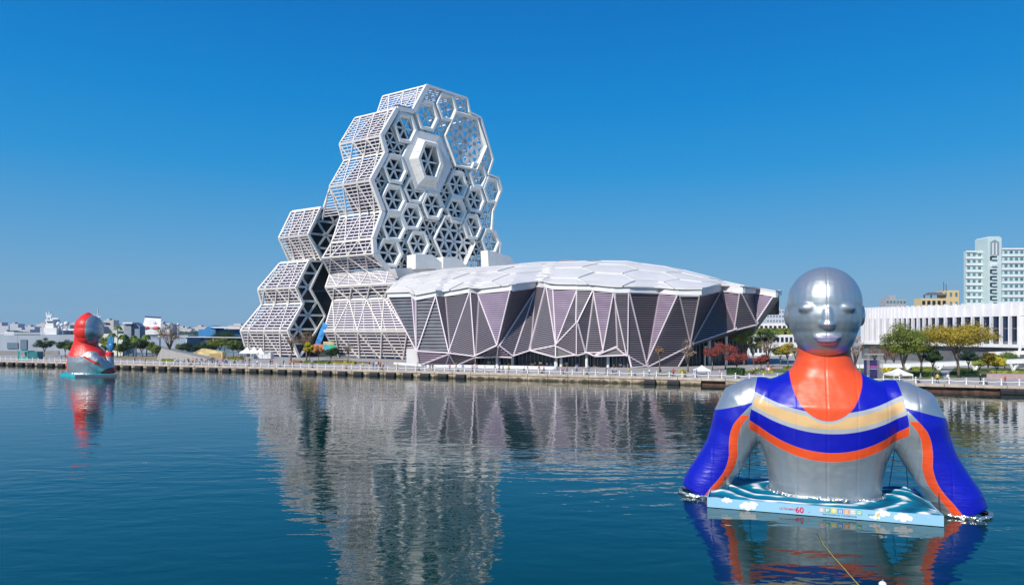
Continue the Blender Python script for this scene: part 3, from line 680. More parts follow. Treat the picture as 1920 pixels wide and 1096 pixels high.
# --- the large one: local x across, local y away from the viewer
fig = thing('inflatable_figure', 'giant silver, blue and orange inflatable torso with plain smooth head, standing in the water', 'inflatable', G(1545, 43.9, 0))
fig.rotation_euler.z = math.atan2(-.339, .941)
tb = MB(); secs = [(.45, 3.3, 2.1), (1.5, 3.35, 2.2), (2.8, 3.6, 2.35), (4.0, 4.05, 2.5), (5.2, 4.55, 2.65), (6.3, 4.75, 2.6), (7.1, 4.4, 2.3), (7.7, 3.5, 2.0), (8.15, 2.5, 1.75), (8.6, 1.9, 1.6), (9.4, 1.6, 1.5), (11.5, 1.5, 1.5)]
tb.loops([ring(0, .1 if z < 7 else .25, z, a, b) for z, a, b in secs], True, True)
arms = []
for sg in (-1, 1):
    ax = [(3.9, .1, 6.5, 1.6), (4.75, .05, 6.0, 1.78), (5.2, 0, 5.0, 1.72), (5.55, 0, 4.0, 1.56), (6.05, -.1, 2.9, 1.42), (6.7, -.15, 1.8, 1.38), (7.3, -.2, .8, 1.42), (7.55, -.2, .1, 1.42)]
    P = [V((sg * a, b, c)) for a, b, c, d in ax]; arms.append((P, [d for *_, d in ax]))
    tb.tube(P, [d for *_, d in ax], 28); tb.ell(P[1], (1.62, 1.62, 1.6), 24, 14); tb.ell(P[0], (1.5, 1.6, 1.5), 20, 12)
def armaxis(z):
    ax = [(7.6, .1), (7.35, .8), (6.75, 1.8), (6.15, 2.9), (5.75, 4.0), (5.45, 5.0), (4.9, 6.1), (4.4, 7)]
    return np.interp(z, [b for a, b in ax], [a for a, b in ax])
def figfn(co):
    x, y, z = co[:, 0], co[:, 1], co[:, 2]; X = np.abs(x); axx = armaxis(z); arm = X > np.interp(z, [0, 2, 4.4, 5.6, 8], [3.9, 4.2, 4.55, 4.45, 4.0])
    out = X - axx; asd = X - np.interp(z, [0, 2, 4.4, 5.6, 8], [3.9, 4.2, 4.55, 4.45, 4.0]); E_ = .04
    pick = lambda t_, a_: np.maximum(np.minimum(t_, E_ - asd), np.minimum(a_, asd + E_))
    # torso: scooped blue chest band with an orange hem; round orange bib running up the neck; silver elsewhere
    band = z - (3.55 + .085 * x * x)
    blue_t = np.minimum(band, 9 - z)
    blue_a = np.minimum(out + .30 + .35 * np.sin(z * 1.1 - .3), 6.15 + .28 * (X - 4.5) * -1 - z + .2)
    d0 = pick(blue_t, blue_a)
    hem = .28 - np.abs(band + .28); bib = 1 - np.sqrt((x / 2.1) ** 2 + ((z - 8.6) / 3.1) ** 2)
    neck = z - 7.55 - .38 * X ** 1.5
    stripe = .26 - np.abs(out + .56 + .35 * np.sin(z * 1.1 - .3)); stripe = np.minimum(stripe, 5.6 - z)
    d1 = pick(np.maximum(np.maximum(hem, bib), neck), stripe)
    wr = np.where(arm, np.interp(z, [0, .6, 3.5, 5], [.55, .5, .35, .05]), np.interp(z, [.4, 1.6, 3], [.35, .12, .03]))
    b2 = band - 1.35 + .02 * x * x; clear = np.minimum(-bib * 2, E_ - asd) - .0
    d2 = np.minimum(.62 - np.abs(b2 - .45), clear); d3 = np.minimum(.34 - np.abs(b2 - .45), clear - .1)
    return dict(d0=d0, d1=d1, d2=d2, d3=d3, wr=wr)
mf = attr_mat('inflatable_vinyl', silver, [(.004, .008, .42), (.78, .085, .018), (.42, .45, .48), (.72, .47, .22)], .40, .75)
child_mesh('body', remeshed(tb, .09, 14, figfn, 'body'), mf, fig)
hb = MB(); hb.ell((0, -.05, 12.75), (2.22, 2.35, 2.35), 32, 20); hb.ell((0, -.30, 11.1), (1.90, 1.95, 1.95), 28, 18); hb.ell((0, -.2, 12.0), (2.18, 2.25, 2.4), 28, 18)
hb.ell((0, -2.22, 11.85), (.36, .40, .75), 16, 12); hb.ell((0, -2.35, 11.40), (.44, .34, .26), 16, 12)
for sg in (-1, 1):
    hb.ell((sg * 2.15, .1, 12.0), (.26, .46, .72), 14, 12); hb.ell((sg * .95, -1.80, 12.42), (.70, .50, .40), 18, 12)
hb.ell((0, -2.10, 10.60), (.80, .26, .15), 18, 10); hb.ell((0, -2.08, 10.38), (.62, .26, .15), 18, 10)
hmat = attr_mat('head_vinyl', silver, [(.25, .24, .36)], .38, .75)
def headfn(co):
    x, y, z = co[:, 0], co[:, 1], co[:, 2]; lips = np.where(y < -1.5, 1 - np.sqrt((x / .75) ** 2 + ((z - 10.48) / .24) ** 2), -1)
    return dict(d0=lips * .3, wr=np.full(len(x), .02))
child_mesh('head', remeshed(hb, .075, 7, headfn, 'head'), hmat, fig)
foil = mat('crumpled_silver_foil', (.75, .75, .74), .25, .9, var=.3, scale=6, bump=1.0)
def foilring(cx, cy, z, rx, ry, parent, n=110, th=.11, seed=1):
    r = random.Random(seed); L = []
    for k in range(6):
        a = 2 * math.pi * k / 6; L.append([V((cx + (rx + th * math.cos(a) + r.uniform(-.05, .05)) * math.cos(2 * math.pi * i / n), cy + (ry + th * math.cos(a) + r.uniform(-.05, .05)) * math.sin(2 * math.pi * i / n), z + th * math.sin(a) * 1.1 + r.uniform(-.05, .05))) for i in range(n)])
    L.append(L[0]); b = MB()
    o = len(b.v)
    b.loops(L); me = b.mesh('foil_skirt'); return child_mesh('foil_skirt', me, foil, parent)
foilring(0, .1, .62, 3.42, 2.2, fig, seed=4)
for sg in (-1, 1): foilring(sg * 7.6, -.2, .10, 1.42, 1.42, fig, 60, seed=5 + sg)
tr = mat('tether', (.05, .05, .05), .7, var=0)
def tether(a, b): m_ = MB().tube([a, V(a).lerp(V(b), .5) - V((0, 0, .12)), b], .022, 4).mesh('tether_rope'); child_mesh('tether_rope', m_, tr, fig)
for a, b in (((-4.6, .2, 4.6), (-5.3, 2.4, .62)), ((-4.4, .8, 4.8), (-4.6, 3, .62)), ((4.6, .2, 4.6), (5.2, 2.5, .62)), ((4.3, .8, 4.8), (4.2, 3.1, .62)), ((-6.2, -.6, 2.5), (-5.9, -2.2, .6)), ((6.3, -.6, 2.2), (5.9, -2.2, .6))): tether(a, b)
# --- floating stage under it
FL = G(1327, 42.7, 0); FR = G(1768, 38.4, 0); fu = (FR - FL).normalized(); fw = (FR - FL).length; fn_ = V((fu.y, -fu.x, 0))
if fn_.y > 0: fn_ = -fn_
fl = thing('floating_stage', 'low square float draped in turquoise wave cloth with printed sky-blue skirt', 'float', FL + fu * fw / 2)
fp_ = lambda x, y, z=0.: FL + fu * x - fn_ * y + V((0, 0, z))
MB().prism([fp_(.03, .03, -.4), fp_(fw - .03, .03, -.4), fp_(fw - .03, 7.4, -.4), fp_(.03, 7.4, -.4)], (0, 0, .80)).build('pontoon', M['grey'], fl, fix=True)
def wave(x, y):
    cx, cy = fw / 2 + .1, 3.6; dx, dy = (x - cx) / 1.35, (y - cy) * 1.25; r = math.hypot(dx, dy); a = math.atan2(dy, dx)
    edge = min(x, fw - x, y + .3, 7.4 - y)
    ph = r * 4.2 + a * 5 + 1.3 * noise.noise(V((x * .5, y * .5, 0)))
    return max(0, min(1, (r - 1.2) / 1.5)) * math.sin(ph) * .5, r, edge
clo = MB(); NX, NY = 150, 80; pat = []
for j in range(NY + 1):
    for i in range(NX + 1):
        x, y = i / NX * fw, j / NY * 7.4; wv, r, e_ = wave(x, y)
        hgt = .50 + .10 * max(0, 1 - abs(r - 2.4) / 2.4) + wv * .16 * max(0, min(1, e_ * 1.2)) + (.22 * max(0, min(1, (abs(x - fw / 2) - 3.6) / 1.5)) * max(0, min(1, (y - .4) / 1.2))) * max(0, min(1, e_ * 1.5))
        clo.v.append(fp_(x, y, hgt)); pat.append(wv + .35 * noise.noise(V((x * 1.2, y * 3, 4))))
clo.f = [[j * (NX + 1) + i, j * (NX + 1) + i + 1, (j + 1) * (NX + 1) + i + 1, (j + 1) * (NX + 1) + i] for j in range(NY) for i in range(NX)]; clo.m = [0] * len(clo.f)
cm = bpy.data.materials.new('wave_cloth'); cm.use_nodes = True; cn = cm.node_tree; cb = cn.nodes['Principled BSDF']; cb.inputs['Roughness'].default_value = .5
ca = cn.nodes.new('ShaderNodeAttribute'); ca.attribute_name = 'wave'; cr = cn.nodes.new('ShaderNodeValToRGB'); cb.inputs['Specular IOR Level'].default_value = .25
for e_, (p_, c_) in zip([cr.color_ramp.elements[0], cr.color_ramp.elements[1], cr.color_ramp.elements.new(.45), cr.color_ramp.elements.new(.75)], ((0, (.0, .08, .16)), (1, (.01, .34, .42)), (.45, (.0, .15, .26)), (.75, (.0, .22, .32)))): e_.position = p_; e_.color = (*c_, 1)
cmr = cn.nodes.new('ShaderNodeMapRange'); cmr.inputs['From Min'].default_value = -.6; cmr.inputs['From Max'].default_value = .6
cn.links.new(ca.outputs['Fac'], cmr.inputs[0]); cn.links.new(cmr.outputs[0], cr.inputs[0]); cn.links.new(cr.outputs[0], cb.inputs['Base Color'])
co_ = clo.build('wave_cloth', cm, fl, smooth=True); at = co_.data.attributes.new('wave', 'FLOAT', 'POINT'); at.data.foreach_set('value', pat)
M['banner'] = mat('sky_blue_banner', (.30, .58, .78), .5, var=.04, scale=.4)
bh0, bh1 = .03, .63
ban = MB().prism([fp_(-.03, -.03, bh0), fp_(fw + .03, -.03, bh0), fp_(fw + .03, -.03, bh1), fp_(-.03, -.03, bh1)], -fn_ * -.05).build('skirt_banner', M['banner'], fl, fix=True)
MB().prism([fp_(fw + .03, .03, bh0), fp_(fw + .03, 7.4, bh0), fp_(fw + .03, 7.4, bh1), fp_(fw + .03, .03, bh1)], -fu * .05).build('skirt_banner', M['banner'], fl, fix=True)
MB().prism([fp_(-.03, .03, bh0), fp_(-.03, 7.4, bh0), fp_(-.03, 7.4, bh1), fp_(-.03, .03, bh1)], fu * .05).build('skirt_banner', M['banner'], fl, fix=True)
def flat(name, m_col, pts, d=.0, m=None):      # printed shape on the front banner: x metres along, z height
    mm = m or mat('print_' + name, m_col, .6, var=0); f0_ = [fp_(x, -.085 - d, z) for x, z in pts]
    return MB().prism(f0_, fn_ * .004).build(name, mm, ban)
def circ(x, z, r, n=18, ry=None): ry = ry or r; return [(x + r * math.cos(2 * math.pi * k / n), z + ry * math.sin(2 * math.pi * k / n)) for k in range(n)]
def text(body, x, z, size, col, name='lettering', bold=0., align='LEFT', d=.004, sx=1.):
    cu = bpy.data.curves.new(name, 'FONT'); cu.body = body; cu.size = size; cu.extrude = .003; cu.offset = bold; cu.align_x = align; cu.resolution_u = 3
    t_ = bpy.data.objects.new('t', cu); C.objects.link(t_); dg = bpy.context.evaluated_depsgraph_get(); me = bpy.data.meshes.new_from_object(t_.evaluated_get(dg)); bpy.data.objects.remove(t_)
    o = bpy.data.objects.new(name, me); C.objects.link(o); me.materials.clear(); me.materials.append(mat('ink', col, .6, var=0))
    rot = Matrix(((fu.x, 0, fn_.x, 0), (fu.y, 0, fn_.y, 0), (0, 1, 0, 0), (0, 0, 0, 1)))
    me.transform(Matrix.Translation(fp_(x, -.088 - d, z) - ORG[fl.name]) @ rot @ Matrix.Scale(sx, 4, (1, 0, 0))); o.parent = ban; ORG[o.name] = ORG[fl.name]
    return o
X = lambda px: ((px - 1327) / (1768 - 1327)) * fw * (42.7 / 38.4) / (1 + ((px - 1327) / 441) * (42.7 / 38.4 - 1))
pink = (.62, .03, .16)
text('ULTRAMAN', X(1461), .25, .19, pink, bold=.002, sx=.95); text('60', X(1491), .15, .47, (.60, .02, .10), bold=.012)
flat('badge_dot', pink, circ(X(1517), .22, .035, 8))
tiles = [('高', (.60, .42, .45)), ('雄', (.18, .45, .30)), ('冬', (.75, .62, .12)), ('日', (.08, .30, .62)), ('遊', (.75, .30, .12)), ('樂', (.55, .57, .62)), ('園', (.15, .50, .25))]
x0_ = X(1535)
for i, (ch, c_) in enumerate(tiles):
    a = x0_ + i * .335; fr_ = []
    r_ = .06; sz_ = .30
    for cx, cz, t0 in ((a + sz_ - r_, .32 + sz_ - r_ - .04, 0), (a + r_, .32 + sz_ - r_ - .04, 90), (a + r_, .28 + r_, 180), (a + sz_ - r_, .28 + r_, 270)):
        fr_ += [(cx + r_ * math.cos(math.radians(t0 + k * 30)), cz + r_ * math.sin(math.radians(t0 + k * 30))) for k in range(4)]
    flat('letter_tile', c_, fr_); text(ch, a + sz_ / 2, .33, .235, (.85, .85, .82), bold=.004, align='CENTER', d=.006)
text('2026 KAOHSIUNG WONDERLAND', X(1542), .14, .115, (.02, .08, .22), bold=.001, sx=1.02)
whi = mat('print_white', (.85, .86, .86), .6, var=0)
def cloud(x, z, s_):
    for k, (dx, dz, r_) in enumerate(((-.22, 0, .10), (-.08, .07, .13), (.08, .06, .12), (.22, 0, .10), (0, -.03, .13))): flat('cloud_print', None, circ(x + dx * s_, z + dz * s_, r_ * s_), .0006 * k, whi)
cloud(X(1363), .52, 1.0); cloud(X(1402), .25, 1.5); cloud(X(1412), .42, .9); cloud(X(1693), .33, 1.5); cloud(X(1640), .25, .9); cloud(X(1655), .48, 1.2)
for k, c_ in enumerate([(.75, .45, .15), (.75, .65, .2), (.55, .7, .4)]): flat('rainbow_print', c_, [(X(1636) + k * .07, .2), (X(1636) + k * .07 + .07, .2), (X(1647) + k * .07 + .07, .5), (X(1647) + k * .07, .5)], .002)
flat('planet_print', (.10, .28, .50), circ(X(1634), .36, .20, 16, .07), .001); flat('planet_print', (.30, .58, .78), circ(X(1634), .37, .14, 16, .035), .003)
RB = random.Random(5)
for k in range(16): flat('dot_print', None, circ(RB.uniform(.3, fw - .3), RB.uniform(.1, .56), RB.choice((.012, .02)), 6), .0, whi if k % 2 else mat('print_navy', (.05, .1, .3), .6, var=0))

# --- the smaller one seen from behind
fg2 = thing('inflatable_figure', 'giant red and silver inflatable torso seen from behind, one blue hand raised', 'inflatable', G(168, 169.5, .25))
b2_ = MB(); secs = [(.1, -.5, 4.3, 3.2), (1.5, -.5, 4.6, 3.3), (3.2, -.4, 4.7, 3.4), (4.6, -.4, 4.5, 3.3), (5.6, -.5, 4.0, 2.9), (6.5, -.8, 3.3, 2.6), (7.3, -1.1, 2.6, 2.4), (8.2, -1.2, 2.3, 2.3), (10, -.8, 2.3, 2.5)]
b2_.loops([ring(cx, 0, z, a, b) for z, cx, a, b in secs], True, True)
b2_.tube([V((1.6, -1.6, 4.4)), V((2.9, -1.6, 3.2)), V((4.2, -.6, 1.6)), V((5.0, .2, 1.0)), V((5.1, .6, .3))], [1.7, 1.7, 1.45, 1.2, 1.1], 24); b2_.tube([V((4.7, .4, 1.0)), V((4.75, .5, 3.6)), V((4.85, .5, 5.6))], [1.2, .95, .8], 20)
def f2fn(co):
    x, y, z = co[:, 0], co[:, 1], co[:, 2]
    yoke = z - (4.7 + .30 * np.sin(x * .9)); side = .32 - np.abs(x + 4.25 - .35 * (z - 2.5) ** 2 * .12); edge = .22 - np.abs(z - (4.6 - .55 * (x - .4)) ) * .8; edge = np.where((x > .4) & (x < 4.2), edge, -1)
    cuff = np.minimum(1.1 - z + .5 * (x - 4.6), x - 3.6); cap = 1 - np.sqrt(((x - 1.9) / 1.5) ** 2 + ((z - 4.8) / 1.0) ** 2)
    return dict(d0=np.maximum.reduce([np.minimum(yoke, -cap), side, edge, cuff]), wr=np.full(len(x), .06))
vm2 = attr_mat('red_silver_vinyl', (.42, .46, .48), [(.74, .030, .022)], .40, .75)
child_mesh('body', remeshed(b2_, .14, 8, f2fn, 'body'), vm2, fg2)
h2 = MB(); h2.ell((-.2, .1, 11.9), (3.0, 3.3, 2.9), 32, 20); h2.ell((-.2, .1, 10.6), (3.2, 3.4, 3.0), 32, 20); h2.ell((-.3, .1, 9.2), (2.7, 2.9, 2.4), 28, 18); h2.ell((-.5, .1, 13.2), (1.9, 2.2, 1.9), 24, 16); h2.ell((-.5, .1, 14.3), (.8, 1.2, 1.1), 20, 12)
def h2fn(co):
    x, y, z = co[:, 0], co[:, 1], co[:, 2]; return dict(d0=.75 - x + .05 * np.sin(z), wr=np.full(len(x), .03))
child_mesh('head', remeshed(h2, .14, 6, h2fn, 'head'), vm2, fg2)
# raised hand: palm, four fingers and thumb
hd = MB(); base = V((4.95, .5, 0)); hd.ell(base + V((0, 0, 6.7)), (.78, .42, 1.1), 18, 12)
for k, (dx, ln) in enumerate(((-.54, 1.5), (-.18, 1.95), (.18, 2.05), (.54, 1.65))): hd.tube([base + V((dx * .8, 0, 6.9)), base + V((dx, -.05, 7.9)), base + V((dx * 1.15, .1, 7.5 + ln))], [.25, .22, .17], 12)
hd.tube([base + V((-.5, 0, 6.3)), base + V((-.95, -.1, 6.9)), base + V((-1.0, .05, 7.5))], [.27, .23, .17], 12)
mb_ = mat('blue_vinyl', (.03, .20, .42), .35, var=.05)
child_mesh('hand', remeshed(hd, .06, 3, lambda co: {}, 'hand'), mb_, fg2)
fl2 = thing('floating_stage', 'turquoise flat float carrying the red inflatable at the far left', 'float', G(167, 170, 0))
c = G(167, 169.5, 0); MB().prism([G(113, 168, 0), G(140, 163, 0), G(219, 167, 0), G(200, 176, 0), G(125, 177, 0)], (0, 0, .45)).build('deck', mat('turquoise_tarp', (.02, .42, .50), .5, var=.2, scale=.5), fl2, fix=True)
MB().prism([G(141, 162.8, .0), G(219.5, 166.8, .0), G(219.5, 166.8, .5), G(141, 162.8, .5)], (0, .1, 0)).build('skirt', M['shipdark'], fl2, fix=True)
foilring(-.5, 0, .3, 4.4, 3.25, fg2, 80, .14, 9)

# ------------------------------------------------------------------ trees, hedges, grass
TR = random.Random(21)
def tree(px, py, h, wd, leaf, label, trunk_h=.4, dens=1.0, lw=.42, flat_=.75, bare=False, Y=None, name='broadleaf_tree', group=None, shift=(0, 0), seed=None, cat='tree'):
    r = random.Random(seed if seed is not None else int(px * 7 + py)); base = GP(px, py) if Y is None else G(px, Y)
    t = thing(name, label, cat, base, group); tb_ = MB(); th = h * trunk_h; tops = []
    lean = V((r.uniform(-.06, .06) * h, 0, 0)); fork = base + V((0, 0, th)) + lean
    tr_ = max(.10, h * .022)
    tb_.tube([base - V((0, 0, .1)), base + V((0, 0, th * .5)) + lean * .3, fork], [tr_ * 1.4, tr_, tr_ * .85], 7)
    nb = 7 if not bare else 13
    for k in range(nb):
        a = 2 * math.pi * (k + r.random() * .6) / nb * (1 if k % 2 else 1.6); rad = wd / 2 * r.uniform(.35, .85); ez = th + (h - th) * r.uniform(.35, .95)
        e_ = base + V((math.cos(a) * rad + shift[0], math.sin(a) * rad, ez)); m_ = fork.lerp(e_, .5) + V((0, 0, (h - th) * .10)); s_ = fork - V((0, 0, r.uniform(0, th * .3)))
        tb_.tube([s_, m_, e_], [tr_ * .6, tr_ * .35, tr_ * .12], 5); tops.append(e_)
        for j in range(5 if bare else 2):
            f_ = m_.lerp(e_, r.uniform(.0, .9)); g_ = f_ + V((r.uniform(-1, 1), r.uniform(-1, 1), r.uniform(.2, 1.3))) * wd * .14; tb_.tube([f_, g_], [tr_ * .22, tr_ * .07], 4)
            if bare:
                for q_ in range(2): tb_.tube([g_, g_ + V((r.uniform(-1, 1), r.uniform(-1, 1), r.uniform(.2, 1.1))) * wd * .09], [tr_ * .09, tr_ * .04], 3)
    tb_.build('trunk', M['trunk'], t, smooth=True)
    # crown: leaf quads gathered in uneven clumps through the volume
    cl = MB(); ncl = int((26 if not bare else 18) * max(1, (wd * (h - th) / 30) ** .5)); cc_ = base + V((shift[0], 0, th + (h - th) * .52)) + lean
    nl = int((230 if not bare else 34) * dens)
    for k in range(ncl):
        while True:
            p = V((r.uniform(-1, 1), r.uniform(-1, 1), r.uniform(-1, 1)))
            if .25 < p.length < 1: break
        if p.z < -.35: p.z *= .5
        ctr = cc_ + V((p.x * wd * .43, p.y * wd * .43, p.z * (h - th) * .42 * (1.1 - .45 * (p.x ** 2 + p.y ** 2)))); cr_ = wd * r.uniform(.10, .19)
        for j in range(nl):
            q = V((r.gauss(0, 1), r.gauss(0, 1), r.gauss(0, 1) * flat_)).normalized() * cr_ * r.uniform(.5, 1.15); q.z *= flat_
            s_ = lw * r.uniform(.35, 1.0) * .5; nn = (q.normalized() + V((r.uniform(-1, 1), r.uniform(-1, 1), r.uniform(-.3, 1.2))) * .8).normalized()
            a1 = nn.orthogonal().normalized(); a1.rotate(Matrix.Rotation(r.uniform(0, 6.28), 3, nn)); b1 = nn.cross(a1); p0 = ctr + q
            cl.add([p0 - a1 * s_, p0 - b1 * s_ * .55, p0 + a1 * s_, p0 + b1 * s_ * .55], [(0, 1, 2, 3)])
    cl.build('crown', L_[leaf], t); return t
def palm(px, py, h, label, Y=None, group=None, lean=0.):
    r = random.Random(int(px)); base = GP(px, py) if Y is None else G(px, Y); t = thing('palm_tree', label, 'palm', base, group)
    top = base + V((lean, 0, h)); MB().tube([base, base.lerp(top, .5) + V((.1, 0, 0)), top], [.22, .16, .14], 7).build('trunk', M['trunk'], t, smooth=True)
    f = MB()
    for k in range(24):
        a = 2 * math.pi * k / 12 + r.uniform(-.2, .2); up = r.uniform(.2, 2.0); L = r.uniform(1.3, 2.0); d = V((math.cos(a), math.sin(a), 0)); sd_ = V((-d.y, d.x, 0)); prev = top
        P = [top + d * L * u_ + V((0, 0, up * L * (u_ - 1.1 * u_ * u_) - .55 * L * u_ * u_)) for u_ in (0, .25, .5, .75, 1)]
        for i in range(4):
            for sg in (-1, 1): f.add([P[i], P[i + 1], P[i + 1] + sd_ * sg * .34 * (1 - i * .18) - V((0, 0, .22)), P[i] + sd_ * sg * .36 * (1 if i else .2) - V((0, 0, .15))], [(0, 1, 2, 3)])
    f.build('fronds', L_['green'], t); return t
def hedge(pts, h, dp, leaf, label, lw=.22, name='hedge', cat='hedge', n=900):
    r = random.Random(int(pts[0].x * 10)); b = MB(); L = sum((q - p).length for p, q in zip(pts, pts[1:]))
    for p, q in zip(pts, pts[1:]):
        d = (q - p); l = d.length; d /= l; nn = V((-d.y, d.x, 0)); b.prism([p, q, q + nn * dp * .8, p + nn * dp * .8], (0, 0, h * .8))
        for k in range(int(n * l / L)):
            p0 = p + d * r.uniform(0, l) + nn * r.uniform(-.1, dp) + V((0, 0, h * r.uniform(.15, 1.0) ** .5)); s_ = lw * r.uniform(.5, 1.2)
            a1 = V((r.uniform(-1, 1), r.uniform(-1, 1), r.uniform(-1, 1))).normalized(); b1 = a1.orthogonal().normalized(); b.add([p0 - a1 * s_, p0 - b1 * s_ * .6, p0 + a1 * s_, p0 + b1 * s_ * .6], [(0, 1, 2, 3)])
    return tag(b.build(name, L_[leaf]), label, cat)
# left side
tree(83, 668, 6.6, 6.8, 'dark', 'dense dark green tree behind the turquoise kiosk, left of the red inflatable', .35)
tree(122, 668, 6.0, 6.2, 'dark', 'round dark tree partly hidden by the back of the red inflatable', .35)
tree(136, 669, 5.4, 5, 'green', 'low green tree right against the left edge of the red inflatable', .3)
for i, (px, h, lb) in enumerate(((220, 11.0, 'tallest slim palm, standing alone just right of the red inflatable'), (231, 7.6, 'bushy palm second to the right of the red inflatable'), (250, 7.2, 'palm with pale trunk left of the middle of the waterfront grove'), (255, 6.4, 'shorter palm leaning beside the pale-trunked one'), (275, 7.6, 'palm at the right end of the grove, left of the big leafless tree'), (209, 8.2, 'palm whose yellow-green fronds rise over the raised blue hand'))):
    palm(px, 669 - (i % 3), h, lb, lean=R.uniform(-.3, .3))
for px, h, wd, lf, lb in ((197, 7.2, 6, 'lime', 'yellow-green broad tree directly right of the red head'), (206, 5.6, 5.5, 'dark', 'dark tree behind the raised blue hand'), (241, 6.2, 7, 'dark', 'dark rounded tree between the palms'), (267, 6.6, 6.5, 'dark', 'tall dark tree in the palm grove below the white funnel'), (286, 5.4, 6, 'green', 'green tree at the right of the palm grove'), (226, 4.5, 5, 'green', 'low bushy tree at the foot of the tallest palm')):
    tree(px, 668.5, h, wd, lf, lb, .3)
tree(293, 672, 4.6, 4.5, 'olive', 'olive shrub-like tree at the left end of the sloping concrete ramp', .25)
tree(318, 673, 12.0, 9.5, 'brown', 'big half-bare brown tree rising behind the sloping concrete ramp', .34, 2.6, bare=True)
for px, wd, h, lf, lb in ((352, 7, 4.8, 'teal', 'dark low tree right of the big half-bare tree'), (368, 6, 4.3, 'teal', 'small dark tree left of the flat-topped one'), (392, 7.5, 5.4, 'dark', 'dark green tree behind the yellow painted wall'), (340, 5, 4.6, 'green', 'slim green tree just right of the brown one'), (448, 8, 5.2, 'dark', 'dark tree at the left foot of the lower slatted tower')):
    tree(px, 664, h, wd, lf, lb, .3, Y=262)
tree(414, 670, 7.2, 9.0, 'olive', 'flat-topped olive tree standing left of the white tents', .45, flat_=.5)
tree(438, 668, 6.2, 5, 'green', 'green tree just left of the slatted tower, behind the tents', .4)
tree(420, 664, 9.5, 13, 'dark', 'wide dark tree crown in front of the blue warehouse', .4, Y=300)
tree(545, 678, 9.2, 4.0, 'dry', 'thin leafless brown tree against the lower slatted tower', .4, .5, bare=True)
tree(575, 676, 9.6, 6.4, 'brown', 'brown-olive half-bare tree in front of the dark triangular glazing', .35, 1.0, bare=False, lw=.3)
tree(581, 677, 6.0, 3.9, 'yellow', 'bright yellow tree at the foot of the dark glazing', .3, 1.2)
tree(598, 678, 4.9, 3.8, 'orange', 'small orange-leaved tree right of the yellow one', .4)
tree(620, 676, 4.4, 5, 'dark', 'low dark green tree under the colourful mural', .25)
tree(652, 680, 6.5, 3.2, 'dry', 'sparse leafless tree in front of the striped flank of the tall tower', .4, .35, bare=True)
# right side
tree(1290, 697, 7.8, 4.2, 'dry', 'pale leafless tree in front of the right third of the concert hall', .25, .7, bare=True)
tree(1237, 698, 6.3, 2.4, 'orange', 'very thin sapling with few orange leaves in front of the hall', .6, .3, bare=True)
tree(1336, 694, 5.6, 4.6, 'red', 'leftmost of the three red-leaved trees beside the hall', .45, .35, lw=.36)
tree(1360, 692, 7.2, 6.4, 'red', 'middle and tallest of the red-leaved trees beside the hall', .4, .4, lw=.36)
tree(1381, 702, 5.2, 5.2, 'red', 'nearest red-leaved tree, behind the white railing', .4, .4, lw=.36)
tree(1395, 684, 11.6, 8.2, 'lime', 'tall slender yellow-green tree under the tip of the hall roof', .3, .7, bare=False, lw=.3)
tree(1414, 684, 8.5, 6, 'olive', 'olive airy tree just right of the tall yellow-green one', .35, .7, lw=.3)
tree(1437, 678, 9.5, 9, 'dark', 'dark green tree between the hall tip and the giant head', .4, Y=225)
tree(1440, 688, 8.4, 6, 'dry', 'leafless many-branched tree in front of the dark green one', .25, .6, bare=True)
tree(1478, 688, 6.4, 5, 'golden', 'yellow-green tree left of the giant orange neck', .4, 1.0)
tree(1464, 683, 5.4, 5, 'olive', 'small olive tree behind the yellow-green one', .35)
tree(1428, 692, 3.6, 4.5, 'red', 'low purplish-red tree by the plaza strollers', .3, .6)
tree(1491, 690, 5.6, 4, 'dry', 'little pale leafless tree close to the giant neck', .4, .6, bare=True)
tree(1607, 702, 8.6, 4.2, 'dry', 'tall beige leafless tree right of the giant head', .3, .9, bare=True)
tree(1699, 708, 11.0, 9.2, 'olive', 'big airy olive tree with propped trunk in front of the white colonnade', .26, 1.1, lw=.42)
tree(1727, 703, 9.8, 6.5, 'lime', 'yellow-green tree filling the gap between the two largest park trees', .3, 1.0, lw=.4)
tree(1798, 707, 11.6, 15.5, 'golden', 'widest park tree, umbrella crown turning gold', .42, 1.15, lw=.44, flat_=.6)
tree(1752, 706, 5.9, 3.4, 'dark', 'small dark green tree in front of the umbrella-shaped one', .35, 1.3)
tree(1817, 700, 5.2, 4, 'teal', 'small dark tree under the right side of the golden umbrella crown', .4)
tree(1852, 706, 5.4, 2.7, 'golden', 'slender golden young tree right of the umbrella crown', .4)
tree(1868, 704, 4.0, 3.6, 'yellow', 'low yellow tree by the right-hand walkway', .35)
tree(1838, 697, 3.2, 3.2, 'lime', 'yellowish bush-like tree behind the young golden one', .25)
tree(1884, 672, 4, 7, 'green', 'rounded green tree top in front of the building plinth at far right', .2, Y=172)
for px, lf, h in ((1638, 'brown', 6.2), (1662, 'red', 5.6), (1676, 'brown', 5)):
    tree(px, 690, h, 4.6, lf, {'brown': 'bare brown tree among the park trees right of the giant neck', 'red': 'reddish bare tree beside the dark stage screen'}[lf] if px != 1676 else 'last bare brown tree before the big olive tree', .35, .6, bare=True)
